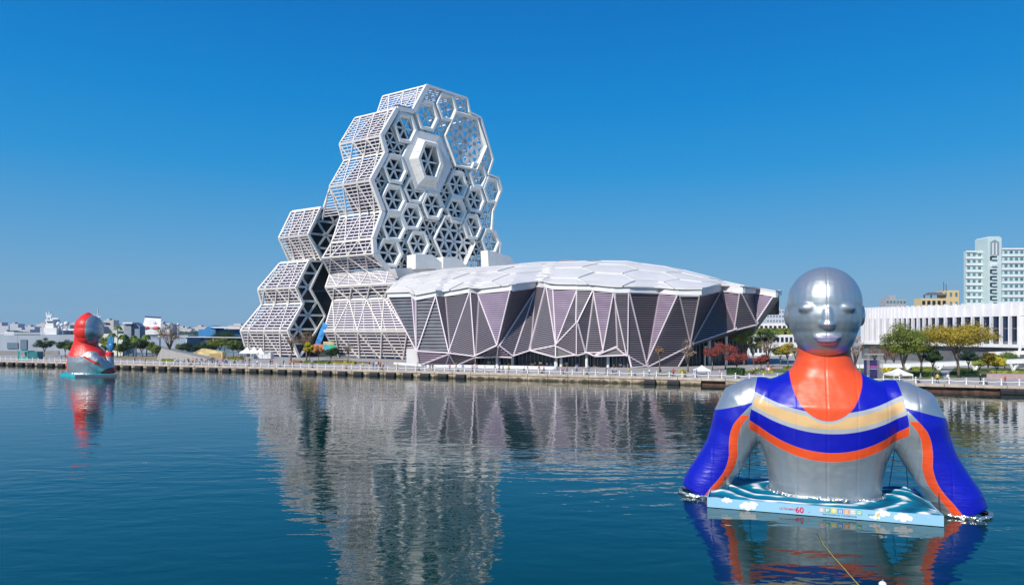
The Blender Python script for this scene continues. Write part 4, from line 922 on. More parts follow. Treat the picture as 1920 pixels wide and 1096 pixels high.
# lawns and hedges
def lawn(pts, m, z=1.512): return struct(MB().poly([GP(x, y, z) for x, y in pts]), 'lawn', m)
lawn([(1595, 708), (1600, 686), (1760, 686), (1770, 709)], M['lawn']); lawn([(1775, 708), (1790, 688), (1990, 692), (1990, 706)], M['lawn'])
lawn([(1405, 696), (1415, 690), (1520, 692), (1530, 700)], M['lawn']); lawn([(568, 679.5), (560, 677), (690, 678), (700, 680.5)], M['lawn'])
lawn([(230, 673.5), (215, 669), (288, 669), (300, 675)], M['drygrass']); lawn([(300, 667.5), (300, 666), (470, 666.5), (470, 668.5)], M['drygrass'])
lawn([(1230, 703), (1228, 701), (1265, 701), (1268, 703.5)], M['lawn'])
hedge([GP(1660, 705), GP(1747, 706)], .9, 1.4, 'green', 'trimmed green hedge in front of the big olive tree'); hedge([GP(1650, 697), GP(1684, 697)], .9, 1.2, 'yellow', 'yellow-green hedge beside the dark stage screen')
hedge([GP(1715, 694), GP(1750, 694)], .8, 1.2, 'lime', 'pale green hedge behind the big park trees'); hedge([GP(1790, 702), GP(1835, 700)], .7, 1.2, 'green', 'green planting strip under the golden umbrella tree')
hedge([GP(1362, 703), GP(1392, 704)], 1.5, 2.4, 'dark', 'dark round clipped bush behind the white railing', .3); hedge([GP(1395, 699), GP(1450, 700)], .5, 2, 'lime', 'low yellow-green ground planting beside the dark bush')
hedge([GP(1275, 702), GP(1286, 702)], .9, 1.2, 'yellow', 'small bright yellow-green bush at the pale leafless tree'); hedge([GP(571, 681), GP(615, 682)], .8, 1.4, 'olive', 'olive hedge below the yellow and orange trees')
hedge([GP(622, 681.5), GP(664, 682.5)], .8, 1.4, 'golden', 'browning hedge in front of the tall tower foot'); hedge([GP(540, 679.5), GP(562, 680)], .6, 1.2, 'orange', 'reddish low hedge at the foot of the lower tower')
hedge([GP(303, 677.5), GP(323, 678)], .8, 1.4, 'lime', 'yellow-green hedge at the foot of the concrete ramp'); hedge([GP(420, 674), GP(453, 674.5)], .8, 1.4, 'olive', 'olive hedge left of the white tents')
hedge([GP(1468, 693), GP(1505, 694)], .8, 1.6, 'olive', 'olive shrubs left of the giant neck'); hedge([GP(1860, 700), GP(1930, 701)], .6, 1.4, 'lime', 'low sunlit planting under the right-hand walkway')

# ------------------------------------------------------------------ park structures
k_ = 0; s = s_of(300)
while s < s_of(1900):
    t = MB(); c = Q(s, 1.15, 1.51); t.tube([c, c + V((0, 0, .1)), c + V((0, 0, .12)), c + V((0, 0, .45)), c + V((0, 0, .55)), c + V((0, 0, .7)), c + V((0, 0, .74))], [.36, .36, .22, .20, .34, .34, .2], 9)
    k_ += 1; tag(t.build('mooring_bollard', M['soffit'], smooth=True), 'dark mooring bollard behind the white railing, %s from the left' % ordn(k_), 'bollard', 'mooring bollards along the quay'); s += 10.4
def pillar_canopy(px, py, wd, h, label, group=None, Y=None):
    base = GP(px, py) if Y is None else G(px, Y); t = thing('event_tent', label, 'tent', base, group); hw = wd / 2; z = 1.5 + h * .55
    cn_ = [base + V((x * hw, y * hw, h * .55)) for x, y in ((-1, -1), (1, -1), (1, 1), (-1, 1))]; top = base + V((0, 0, h)); vl = [p - V((0, 0, .35)) for p in cn_]
    mid = [p.lerp(top, .5) - V((0, 0, h * .05)) for p in cn_]; b = MB(); b.loops([vl, cn_, mid, [top + (p - base) * .02 for p in cn_]], False, True); b.build('canopy', M['fence'], t, fix=True)
    for p in cn_: MB().tube([V((p.x, p.y, 1.5)), p], .05, 5).build('pole', M['fence'], t)
pillar_canopy(464, 672, 4.0, 4.0, 'leftmost of the three white peaked tents at the slatted tower foot'); pillar_canopy(477, 673, 4.0, 4.2, 'middle white peaked tent at the slatted tower foot'); pillar_canopy(489, 673, 3.6, 3.8, 'rightmost of the three white peaked tents at the slatted tower foot')
pillar_canopy(1316, 701.5, 2.9, 2.0, 'small low white pyramid tent behind the railing near the red trees'); pillar_canopy(1684, 712, 3.6, 2.3, 'white pyramid tent right of the dark stage screen')
b = MB(); c = GP(478, 672); b.abox(c.x - 1, c.y + 1, 1.5, c.x + 5, c.y + 4, 3.6); tag(b.build('booth', M['wallwhite']), 'pale grey booth behind the white peaked tents', 'booth')
# turquoise kiosk
kc = G(46, 226); k = thing('kiosk', 'turquoise open-fronted kiosk on the quay at far left', 'kiosk', kc); tq = mat('turquoise_paint', (.03, .36, .34), .5, var=.1); tqd = mat('turquoise_dark', (.02, .16, .18), .5, var=.1)
MB().abox(kc.x - 2.2, kc.y, 1.5, kc.x + 1, kc.y + 3, 2.3).build('counter', tq, k)
for dx in (-2.1, .9): MB().abox(kc.x + dx - .15, kc.y, 1.5, kc.x + dx + .15, kc.y + .3, 4.2).build('post', tq, k)
MB().abox(kc.x - 2.4, kc.y - .2, 4.0, kc.x + 1.2, kc.y + 3, 4.4).build('roof', tq, k); MB().abox(kc.x + 1.2, kc.y, 1.5, kc.x + 4.2, kc.y + 3, 4.1).build('side_block', tqd, k); MB().abox(kc.x - 1.8, kc.y + 2.6, 2.3, kc.x + .8, kc.y + 2.8, 4).build('back_wall', M['shipdark'], k)
# sloping concrete ramp, yellow wall, rock-like seats
b = MB(); a0, a1, a2 = G(297, 238), G(396, 222), G(300, 224)
b.add([G(293, 226), G(392, 219), G(392, 219, 1.9), G(303, 226, 5.2), G(300, 244), G(400, 232), G(400, 232, 2.2), G(304, 244, 5.6)], [(0, 1, 2, 3), (4, 7, 6, 5), (3, 2, 6, 7), (0, 3, 7, 4), (1, 5, 6, 2)])
tag(b.build('concrete_ramp', mat('ramp_concrete', (.32, .31, .30), .85, var=.12)), 'grey sloping concrete ramp structure behind the crowd', 'ramp')
b = MB(); b.prism([G(362, 232), G(417, 230), G(417, 230, 3.9), G(378, 232, 5.0), G(362, 232, 3.6)], (0, 3, 0)); tag(b.build('painted_wall', mat('yellow_wall', (.52, .42, .20), .8, var=.3, scale=.5), fix=True), 'yellow-painted low wall with uneven top right of the ramp', 'wall')
b = MB(); b.prism([G(395, 231), G(416, 231), G(416, 231, 3.4), G(395, 231, 3.4)], (0, -1, 0)); tag(b.build('booth', mat('ochre', (.40, .30, .15), .8), fix=True), 'ochre booth at the right end of the yellow wall', 'booth')
# mural panels between the towers
mu = thing('mural_hoarding', 'colourful painted hoarding of blue, orange and green panels between the two towers', 'hoarding', G(612, 238))
for x0, x1, y0, y1, c_ in ((606, 626, 640, 646, (.55, .45, .25)), (606, 616, 646, 656, (.05, .40, .55)), (616, 630, 646, 657, (.05, .45, .25)), (588, 606, 645, 656, (.55, .18, .08)), (596, 632, 657, 668, (.015, .04, .05))):
    MB().prism([W(x0, y0, 237), W(x1, y0, 237), W(x1, y1, 237), W(x0, y1, 237)], (0, .2, 0)).build('painted_panel', mat('mural', c_, .6, var=.3, scale=.6), mu, fix=True)
b = MB(); b.prism([W(606, 603, 238.5), W(614, 610, 238.5), W(601, 645, 238.5), W(590, 645, 238.5)], (0, .4, 0)); b.build('painted_panel', mat('mural_blue', (.04, .26, .62), .5, var=.5, scale=.5), mu, fix=True)
# stage screen
ss = thing('stage_screen', 'dark navy screen with pink print in a grey truss frame right of the giant neck', 'screen', GP(1637, 709)); c = GP(1637, 709)
MB().abox(c.x - 1.75, c.y, 1.7, c.x + 1.3, c.y + .2, 5.2).build('screen', mat('screen_navy', (.035, .03, .12), .4, var=.4, scale=.8), ss)
MB().abox(c.x - 1.2, c.y - .02, 3.7, c.x + 1.0, c.y - .005, 4.0).build('print_band', mat('print_pink', (.45, .08, .30), .5, var=.2), ss); MB().abox(c.x - 1.1, c.y - .02, 3.35, c.x + .8, c.y - .005, 3.5).build('print_band', mat('print_lilac', (.5, .4, .6), .5), ss)
for dx in (-1.1, 1.0, 1.6):
    b = MB()
    for ex, ey in ((-.16, -.4), (.16, -.4), (.16, -.1), (-.16, -.1)): b.tube([V((c.x + dx + ex, c.y + ey, 1.5)), V((c.x + dx + ex, c.y + ey, 6.4))], .035, 5)
    for z in np.arange(1.6, 6.2, .4): b.tube([V((c.x + dx - .16, c.y - .4, z)), V((c.x + dx + .16, c.y - .4, z + .4))], .025, 4)
    b.build('truss_leg', M['grey'], ss)
MB().abox(c.x - 1.8, c.y - .4, 6.2, c.x + 2.0, c.y - .1, 6.5).build('truss_beam', M['grey'], ss)
# elevated walkway on V columns
wk = thing('elevated_walkway', 'long white elevated walkway on slanted V columns crossing behind the park', 'walkway', G(1800, 165))
MB().prism([W(1590, 684, 176), W(1700, 682, 168), W(1975, 672, 158), W(1975, 678.5, 158), W(1700, 689, 168), W(1590, 690, 176)], (0, 4, 0)).build('deck', M['wallwhite'], wk, fix=True)
for px, y0 in ((1828, 677), (1760, 680), (1900, 674), (1700, 683)):
    Y = 170 - (px - 1600) * .03; ft = G(px, Y); MB().tube([ft, W(px - 7, y0 + 3, Y)], .28, 6).build('column', M['wallwhite'], wk); MB().tube([ft, W(px + 8, y0 + 3, Y)], .28, 6).build('column', M['wallwhite'], wk)
wk2 = thing('elevated_walkway', 'upper cream walkway at far right in front of the building plinth', 'walkway', G(1900, 176)); MB().prism([W(1868, 660, 178), W(1975, 656, 170), W(1975, 662, 170), W(1868, 666, 178)], (0, 3, 0)).build('deck', M['cream'], wk2, fix=True); MB().tube([G(1905, 175), W(1915, 640, 175)], .35, 6).build('column', M['wallwhite'], wk2)
# pink fence / planter things at right
b = MB(); b.prism([GP(1850, 709.5), GP(1975, 711), GP(1975, 709), GP(1850, 707.8)], (0, 0, .9)); tag(b.build('planter_wall', mat('pink_wall', (.42, .30, .30), .8, var=.1), fix=True), 'long low pinkish wall behind the railing at far right', 'low wall')
b = MB(); c = GP(1442, 693); b.abox(c.x - .8, c.y, 1.5, c.x + .9, c.y + .8, 2.2); tag(b.build('planter', mat('orange_paint', (.60, .12, .04), .6)), 'small orange planter box on the plaza left of the giant neck', 'planter')
# lamp posts
def lamp(px, py, h, label):
    c = GP(px, py); t = thing('street_lamp', label, 'lamp post', c); MB().tube([c, c + V((0, 0, h))], [.09, .05], 6).build('pole', M['grey'], t); MB().box(c + V((.35, 0, h)), (.45, 0, 0), (0, .1, 0), (0, 0, .05)).build('lamp_head', M['grey'], t)
lamp(1322, 690, 5.5, 'thin grey lamp post left of the red-leaved trees'); lamp(208, 672, 9, 'thin lamp post rising above the raised blue hand'); lamp(1612, 705, 7, 'pale lamp post right of the giant neck'); lamp(655, 684, 5, 'lamp post in front of the striped tower flank'); lamp(33, 668, 9, 'tall dark lamp post in front of the grey ship at far left')

# ------------------------------------------------------------------ white colonnade building at right
cb_ = thing('colonnade_building', 'long white building of tall vertical fins and dark glazing behind the park', 'building', G(1760, 205, 7))
pa = G(1612, 236, 0); pb = G(1990, 172, 0); du = (pb - pa).normalized(); dn = V((du.y, -du.x, 0)); Lw = (pb - pa).length
if dn.y > 0: dn = -dn
ztop = 18.6; zb_ = 7.4
def cpx(px): k = (px - 960) / F; return (k * pa.y - pa.x) / (du.x - k * du.y)
pp = lambda s, d, z: pa + du * s + dn * d + V((0, 0, z))
MB().prism([pp(0, -.8, 1.5), pp(Lw, -.8, 1.5), pp(Lw, -22, 1.5), pp(0, -22, 1.5)], (0, 0, 16.2)).build('core', M['hallgrey'], cb_, fix=True)
MB().prism([pp(0, -.5, 8.4), pp(cpx(1912), -.5, 8.4), pp(cpx(1912), -.7, 8.4), pp(0, -.7, 8.4)], (0, 0, 6.6)).build('glazing', mat('navy_glass', (.008, .02, .05), .08, var=.4, scale=.3), cb_, fix=True)
fx = [1617, 1621, 1625.5, 1630, 1635, 1640, 1645.5, 1651, 1657, 1663, 1669.5, 1676, 1684, 1692.5, 1702, 1712, 1722, 1733, 1744, 1757, 1773, 1790, 1806, 1824, 1841, 1859, 1877, 1894, 1911, 1929, 1948, 1970]
fs_ = [cpx(x) for x in fx]
for i, s_ in enumerate(fs_):
    wdt = .32
    MB().prism([pp(s_ - wdt / 2, -.5, zb_), pp(s_ + wdt / 2, -.5, zb_), pp(s_ + wdt / 2, .55, zb_), pp(s_ - wdt / 2, .55, zb_)], (0, 0, ztop - zb_ + .35)).build('fin', M['fin'], cb_, fix=True)
    if i + 1 < len(fs_):
        a, b = s_ + .18, fs_[i + 1] - .03 - .18; zl = 15.0
        MB().prism([pp(a, -.1, zl), pp(b, -.1, zl), pp(b, -.45, zl), pp(a, -.45, zl)], (0, 0, ztop - zl)).build('parapet_panel', M['wallwhite'], cb_, fix=True)
        if i < 12 and i % 2 == 0 or fx[i] > 1905: MB().prism([pp(a, -.15, zb_), pp(b, -.15, zb_), pp(b, -.45, zb_), pp(a, -.45, zb_)], (0, 0, 7.5)).build('infill_panel', M['wallwhite'], cb_, fix=True)
        else: MB().prism([pp(a, -.3, 11.6), pp(b, -.3, 11.6), pp(b, -.45, 11.6), pp(a, -.45, 11.6)], (0, 0, .12)).build('transom', M['grey'], cb_, fix=True)
MB().prism([pp(0, .7, zb_ - .9), pp(Lw, .7, zb_ - .9), pp(Lw, -.5, zb_ - .9), pp(0, -.5, zb_ - .9)], (0, 0, .9)).build('ledge', M['wallwhite'], cb_, fix=True)
MB().prism([pp(0, -.4, 17.6), pp(Lw, -.4, 17.6), pp(Lw, -22, 17.6), pp(0, -22, 17.6)], (0, 0, .5)).build('roof', M['wallwhite'], cb_, fix=True)

# ------------------------------------------------------------------ apartment towers, far buildings
def block(name, label, px0, px1, pt, Y, wallm, floors, cols, winm=None, depth=14, zb0=1.5, wh=.45, band=None, group=None, cat='building', roofbox=True, ww=.6):
    a, b_ = G(px0, Y, zb0), G(px1, Y, zb0); H = CH - (pt - HY) / F * Y - zb0; t = thing(name, label, cat, (a + b_) / 2, group)
    MB().prism([a, b_, b_ + V((0, depth, 0)), a + V((0, depth, 0))], (0, 0, H)).build('wall', wallm, t, fix=True)
    wid = b_.x - a.x; fh = H / floors; win = winm or M['darkglass']; wl = []
    for f_ in range(floors):
        z = zb0 + fh * (f_ + .3)
        if band is not None: MB().abox(a.x - .15, Y - .5, zb0 + fh * (f_ + .86), b_.x + .15, Y - .003, zb0 + fh * (f_ + 1.08)).build('balcony_band', band, t)
        for c_ in range(cols):
            x = a.x + wid * (c_ + .5) / cols; wv = wid / cols * ww / 2; wl.append((z, MB().abox(x - wv, Y - .12, z, x + wv, Y - .004, z + fh * wh)))
    pieces(wl, 'window', win, t, 300)
    if roofbox: MB().abox(a.x + wid * .3, Y + 2, zb0 + H, a.x + wid * .6, Y + 7, zb0 + H + 2.2).build('roof_box', wallm, t)
    return t
mint = mat('mint_tile', (.50, .62, .62), .5, var=.06, scale=.2); yel = mat('cream_yellow', (.62, .47, .24), .7, var=.06); tealw = mat('teal_window', (.10, .20, .23), .3, var=.5, scale=.4)
bandm = M['wallwhite']
def apart():
    t = block('apartment_block', 'pale mint high-rise with white balcony bands, left wing beside the arched tower', 1811, 1852, 471, 330, mint, 15, 4, tealw, 1.6, 1.5, .38, bandm, roofbox=False, ww=.5)
    A = W(1829, 475, 329.7); MB().prism([W(1829, 475, 329.6), W(1852, 475, 329.6), W(1840.5, 469, 329.6)], (0, 3, 0)).build('gable', mint, t, fix=True)
    t2 = block('apartment_block', 'pale mint high-rise right wing cut by the right edge of the picture', 1871, 1990, 466, 328, mint, 15, 12, tealw, 6, 1.5, .38, bandm, roofbox=False, ww=.55)
    t3 = thing('stair_tower', 'tallest slim mint tower with arched top between the two apartment wings', 'tower', G(1865, 326)); Y = 326
    MB().prism([W(1852, 668, Y), W(1878, 668, Y), W(1878, 446, Y), W(1874, 443, Y), W(1856, 443, Y), W(1852, 446, Y)], (0, 9, 0)).build('shaft', mint, t3, fix=True)
    MB().prism([W(1857, 454, Y - .1), W(1865, 449, Y - .1), W(1873.5, 454, Y - .1), W(1873.5, 478, Y - .1), W(1857, 478, Y - .1)], (0, .08, 0)).build('arch_recess', mat('arch_grey', (.22, .28, .32), .5), t3, fix=True)
    for x in (1861.5, 1868): MB().prism([W(x, 455, Y - .5), W(x + 1.6, 455, Y - .5), W(x + 1.6, 478, Y - .5), W(x, 478, Y - .5)], (0, .35, 0)).build('pillar', M['wallwhite'], t3, fix=True)
    for k in range(14):
        y = 480 + k * 12.4
        MB().prism([W(1857, y, Y - .3), W(1869, y, Y - .3), W(1869, y + 7.5, Y - .3), W(1857, y + 7.5, Y - .3)], (0, .27, 0)).build('window', M['darkglass' if k != 1 else 'wallwhite'], t3, fix=True)
        MB().prism([W(1861, y + 3, Y - .8), W(1870, y + 3, Y - .8), W(1870, y + 6.5, Y - .8), W(1861, y + 6.5, Y - .8)], (0, .45, 0)).build('balcony', mint, t3, fix=True)
apart()
block('yellow_building', 'cream-yellow building with lower wing showing over the white colonnade', 1727, 1775, 559, 285, yel, 6, 5, None, 5, roofbox=False)
block('yellow_building', 'taller cream-yellow block with roof antennas beside the mint high-rise', 1768, 1798, 544, 290, yel, 7, 3, tealw, 4, roofbox=False, ww=.4)
rf = thing('roof_pavilion', 'dark hipped roof pavilion on top of the cream-yellow building', 'pavilion', W(1751, 559, 288)); MB().loops([[W(1731, 553, 286), W(1773, 553, 286), W(1773, 553, 296), W(1731, 553, 296)], [W(1740, 548, 288), W(1766, 548, 288), W(1766, 548, 294), W(1740, 548, 294)]], True, True).build('roof', M['soffit'], rf, fix=True)
for x in (1733, 1746, 1759, 1771): MB().tube([W(x, 559, 287), W(x, 553, 287)], .3, 5).build('post', M['soffit'], rf)
an = thing('antenna', 'pair of thin roof antennas on the taller cream-yellow block', 'antenna', W(1771, 544, 290))
for x, y in ((1769.5, 528), (1774, 532)): MB().tube([W(x, 546, 290), W(x, y, 290)], .12, 4).build('mast', M['black'], an)
block('grey_building', 'grey concrete apartment building peeking over the left of the colonnade', 1661, 1699, 561, 350, mat('grey_wall', (.34, .35, .38), .7), 9, 6, tealw, 6)
block('apartment_block', 'distant whitish apartment slab between the hall tip and the giant head', 1437, 1482, 580, 420, mat('haze_white', (.52, .55, .60), .7), 8, 8, mat('win_grey', (.2, .25, .32), .5), 12)
block('terrace_building', 'long cream building with terraces below the distant apartments', 1415, 1500, 606, 330, M['cream'], 3, 10, None, 12, roofbox=False)
block('terrace_building', 'low white-banded building behind the trees left of the giant neck', 1405, 1520, 627, 262, M['wallwhite'], 2, 14, None, 12, roofbox=False)
for i, (x0, x1) in enumerate(((1412, 1445), (1440, 1475), (1470, 1500))):
    c = [W(x0, 628, 268), W(x1, 628, 268)]; hedge(c, 2.6, 4, 'olive', ('left', 'middle', 'right')[i] + ' part of the roof garden hedge above the white-banded building', .5, 'roof_hedge', n=500)
# pale building group and masts at left
lb = thing('terminal_building', 'long pale green harbour building right of the red inflatable', 'building', G(230, 275)); pg = mat('pale_green_wall', (.50, .55, .47), .7, var=.05)
MB().prism([G(185, 275), G(232, 262), G(250, 290), G(200, 300)], (0, 0, 14.5 - 6.2)).build('wall', pg, lb, fix=True)
lb2 = thing('gabled_building', 'blue-grey gabled building left of the white ship funnel', 'building', G(250, 268)); MB().prism([W(246, 640, 268), W(262, 640, 268), W(262, 612, 268), W(254, 605, 268), W(246, 612, 268)], (0, 4, 0)).build('wall', mat('slate', (.20, .25, .32), .7), lb2, fix=True)
MB().prism([W(232, 640, 267), W(246, 640, 267), W(246, 606.5, 267), W(232, 606.5, 267)], (0, 4, 0)).build('wing', mat('slate2', (.24, .28, .33), .7), lb2, fix=True); MB().prism([W(230, 606.5, 266), W(248, 606.5, 266), W(248, 604, 266), W(230, 604, 266)], (0, 5, 0)).build('roof', M['wallwhite'], lb2, fix=True)
wh_ = thing('blue_warehouse', 'bright blue warehouse with white roof line left of the slatted tower', 'warehouse', G(415, 330)); bl_ = mat('blue_sheet', (.03, .22, .50), .6, var=.08)
MB().prism([W(372, 632, 335), W(450, 632, 335), W(450, 617, 335), W(372, 617, 335)], (0, 20, 0)).build('wall', bl_, wh_, fix=True); MB().prism([W(384, 630, 333), W(404, 630, 333), W(404, 614, 333), W(394, 610, 333), W(384, 615, 333)], (0, 10, 0)).build('gable', bl_, wh_, fix=True); MB().prism([W(392, 612, 332), W(450, 613, 332), W(450, 615.5, 332), W(400, 614.5, 332)], (0, 24, 0)).build('roof', M['wallwhite'], wh_, fix=True)
br = thing('footbridge', 'thin white covered footbridge crossing the harbour behind the ramp', 'bridge', G(345, 275, 8)); MB().prism([W(262, 629, 275), W(452, 632, 275), W(452, 633.2, 275), W(262, 630.3, 275)], (0, 3, 0)).build('deck', M['wallwhite'], br, fix=True)
for x in (300, 350, 400): MB().tube([W(x, 631, 276), W(x, 664, 276)], .3, 6).build('pier', M['wallwhite'], br)
# ------------------------------------------------------------------ ships
sh = thing('naval_ship', 'large grey ship with white radar mast moored at the far left', 'ship', G(80, 320, 0)); Y = 320
hull = MB(); hull.prism([W(-60, 664.5, Y), W(175, 664.5, Y), W(178, 626, Y), W(60, 628, Y), W(-60, 628, Y)], (0, 6, 0)); hull.build('hull', M['shipgrey'], sh, fix=True)
for x0, x1, y0, y1 in ((13, 33, 642, 653), (38, 50, 636, 655)): MB().prism([W(x0, y0, Y - .4), W(x1, y0, Y - .4), W(x1, y1, Y - .4), W(x0, y1, Y - .4)], (0, .35, 0)).build('hull_door', mat('hull_door_grey', (.12, .19, .26), .6), sh, fix=True)
MB().prism([W(-60, 657, Y - .3), W(110, 657, Y - .3), W(110, 665, Y - .3), W(-60, 665, Y - .3)], (0, .25, 0)).build('waterline_band', mat('boot_grey', (.28, .27, .27), .7), sh, fix=True)
wm = M['wallwhite']
for x0, x1, y0, y1, dy in ((82, 106, 614, 627, 2), (86, 100, 600, 614, 3), (84, 99, 599, 601.5, 2), (96, 118, 619, 627, 4), (117, 142, 616, 619, 4), (8, 26, 622, 628, 3)):
    MB().prism([W(x0, y0, Y + dy), W(x1, y0, Y + dy), W(x1, y1, Y + dy), W(x0, y1, Y + dy)], (0, 5, 0)).build('superstructure', wm if x0 != 96 else M['shipgrey'], sh, fix=True)
b = MB()
for q in ((86, 614, 89.5, 594), (100, 614, 95, 594), (89.5, 594, 95, 594), (87, 604, 98, 604), (88, 608, 97, 598), (86.5, 592, 98, 592), (90, 594, 87, 585), (95, 594, 97, 588), (93, 594, 93, 584), (98, 597, 110, 597)): b.tube([W(q[0], q[1], Y + 4), W(q[2], q[3], Y + 4)], .35, 5)
b.build('mast', wm, sh)
for x, y, r_ in ((110, 607, 2.0), (116, 609, 1.6), (125, 606.5, 2.1)):
    b = MB(); b.ell(W(x, y, Y + 4), (r_ * .55,) * 3, 10, 8); b.tube([W(x, y, Y + 4), W(x, 620, Y + 4)], .35, 6); b.build('radar_dome', wm, sh, smooth=True)
b = MB()
for x in range(0, 86, 4): b.tube([W(x, 628, Y), W(x, 624, Y)], .12, 4)
b.tube([W(0, 624, Y), W(84, 624, Y)], .16, 4); b.tube([W(0, 626, Y), W(84, 626, Y)], .12, 4); b.build('deck_rail', wm, sh)
fy = thing('ferry', 'white ferry with a tall tapered funnel and red lifeboats behind the palms', 'ferry', G(300, 330, 0)); Y = 330
MB().prism([W(255, 660, Y), W(350, 660, Y), W(352, 628, Y), W(255, 626, Y)], (0, 14, 0)).build('hull', mat('ferry_blue_grey', (.32, .38, .48), .6), fy, fix=True)
f_ = MB(); f_.loops([[W(267, 613, Y + 2), W(301, 613, Y + 2), W(301, 613, Y + 9), W(267, 613, Y + 9)], [W(272, 594, Y + 3), W(302, 596, Y + 3), W(302, 596, Y + 8), W(272, 594, Y + 8)]], True, True); f_.build('funnel', M['wallwhite'], fy, fix=True)
f_ = MB(); f_.loops([[W(271.5, 594.3, Y + 2.8), W(302.5, 596.3, Y + 2.8), W(302.5, 596.3, Y + 8.2), W(271.5, 594.3, Y + 8.2)], [W(272, 592, Y + 2.8), W(302, 594, Y + 2.8), W(302, 594, Y + 8.2), W(272, 592, Y + 8.2)]], True, True); f_.build('funnel_cap', mat('navy', (.03, .06, .2), .5), fy, fix=True)
f_ = MB()
for k in range(2): f_.bar(W(288 + k * 2.5, 607, Y + 1.9), W(289.5 + k * 2.5, 603, Y + 1.9), .25, .1, (0, -1, 0))
f_.build('funnel_mark', mat('navy2', (.1, .15, .35), .5), fy)
for x0, x1 in ((264, 281), (286, 300)):
    b = MB(); c0, c1 = W(x0, 615, Y), W(x1, 615, Y); b.tube([c0, c0.lerp(c1, .2), c0.lerp(c1, .8), c1], [.3, .9, .9, .3], 8); b.build('lifeboat', mat('lifeboat_red', (.60, .10, .08), .5), fy, smooth=True)
MB().prism([W(262, 627, Y - .5), W(318, 627, Y - .5), W(318, 617, Y - .5), W(262, 617, Y - .5)], (0, 8, 0)).build('upper_deck', M['wallwhite'], fy, fix=True)
for x in (318, 334): 
    b = MB(); b.tube([W(x, 628, Y), W(x, 609, Y)], .2, 5); b.ell(W(x, 608, Y), (.7, .7, .7), 8, 6); b.build('mast', M['wallwhite'], fy)
ms = thing('ship_mast', 'white lattice mast of a hidden ship rising right of the red head', 'mast', W(184, 607, 340)); b = MB(); Y = 340
for q in ((180, 607, 183, 588), (189, 607, 185, 588), (184, 592, 184, 578), (181, 600, 188, 600), (178, 594, 190, 594), (176, 589, 178, 592), (181, 605, 187, 596)): b.tube([W(q[0], q[1], Y), W(q[2], q[3], Y)], .3, 4)
b.build('lattice', M['wallwhite'], ms); MB().prism([W(186, 609, Y), W(199, 609, Y), W(197, 605, Y), W(188, 604, Y)], (0, 4, 0)).build('platform', M['shipdark'], ms, fix=True)
# far city along the horizon
RC = random.Random(9)
far = [mat('far_' + str(i), c_, .8, var=.05) for i, c_ in enumerate(((.42, .45, .50), (.50, .50, .52), (.34, .38, .44), (.48, .44, .42)))]
struct(MB().prism([V((-2500, 900, -2)), V((-150, 900, -2)), V((-150, 1500, -2)), V((-2500, 1500, -2))], (0, 0, 3.5)), 'far_shore', M['land'], fix=True)
for k in range(64):
    px = RC.uniform(-30, 455); Y = RC.uniform(905, 1300); wd = RC.uniform(12, 34); h = RC.uniform(10, 24) * (1.25 if RC.random() < .2 else 1)
    if px > 300: h *= .8
    a = G(px, Y, 1.5); t = thing('far_building', 'hazy block far across the harbour ' + ('behind the stern of the grey ship' if px < 80 else 'behind the grey ship mast' if px < 130 else 'behind the red inflatable' if px < 200 else 'behind the palms' if px < 262 else 'behind the white ship funnel' if px < 310 else 'between the funnel and the blue warehouse' if px < 372 else 'behind the blue warehouse'), 'building', a, 'distant buildings across the harbour')
    m_ = RC.choice(far); MB().abox(a.x, Y, 1.5, a.x + wd, Y + 15, h).build('wall', m_, t); MB().abox(a.x + wd * .2, Y + 2, h, a.x + wd * .5, Y + 9, h + 2.5).build('roof_box', RC.choice(far), t)
for k in range(26):
    px = RC.uniform(0, 455); Y = RC.uniform(880, 895); a = G(px, Y, 1.0); b = MB(); b.ell(a + V((0, 0, 4)), (RC.uniform(7, 16), 6, RC.uniform(4, 7)), 10, 6)
    for i in range(len(b.v)): b.v[i] += V((RC.uniform(-1, 1), 0, RC.uniform(-1, 1)))
    tag(b.build('far_tree', L_['teal']), 'dark tree clump on the far harbour shore ' + ('behind the grey ship' if px < 140 else 'behind the red inflatable and palms' if px < 262 else 'between the white funnel and the blue warehouse' if px < 372 else 'behind the blue warehouse'), 'tree', 'tree clumps on the far shore')

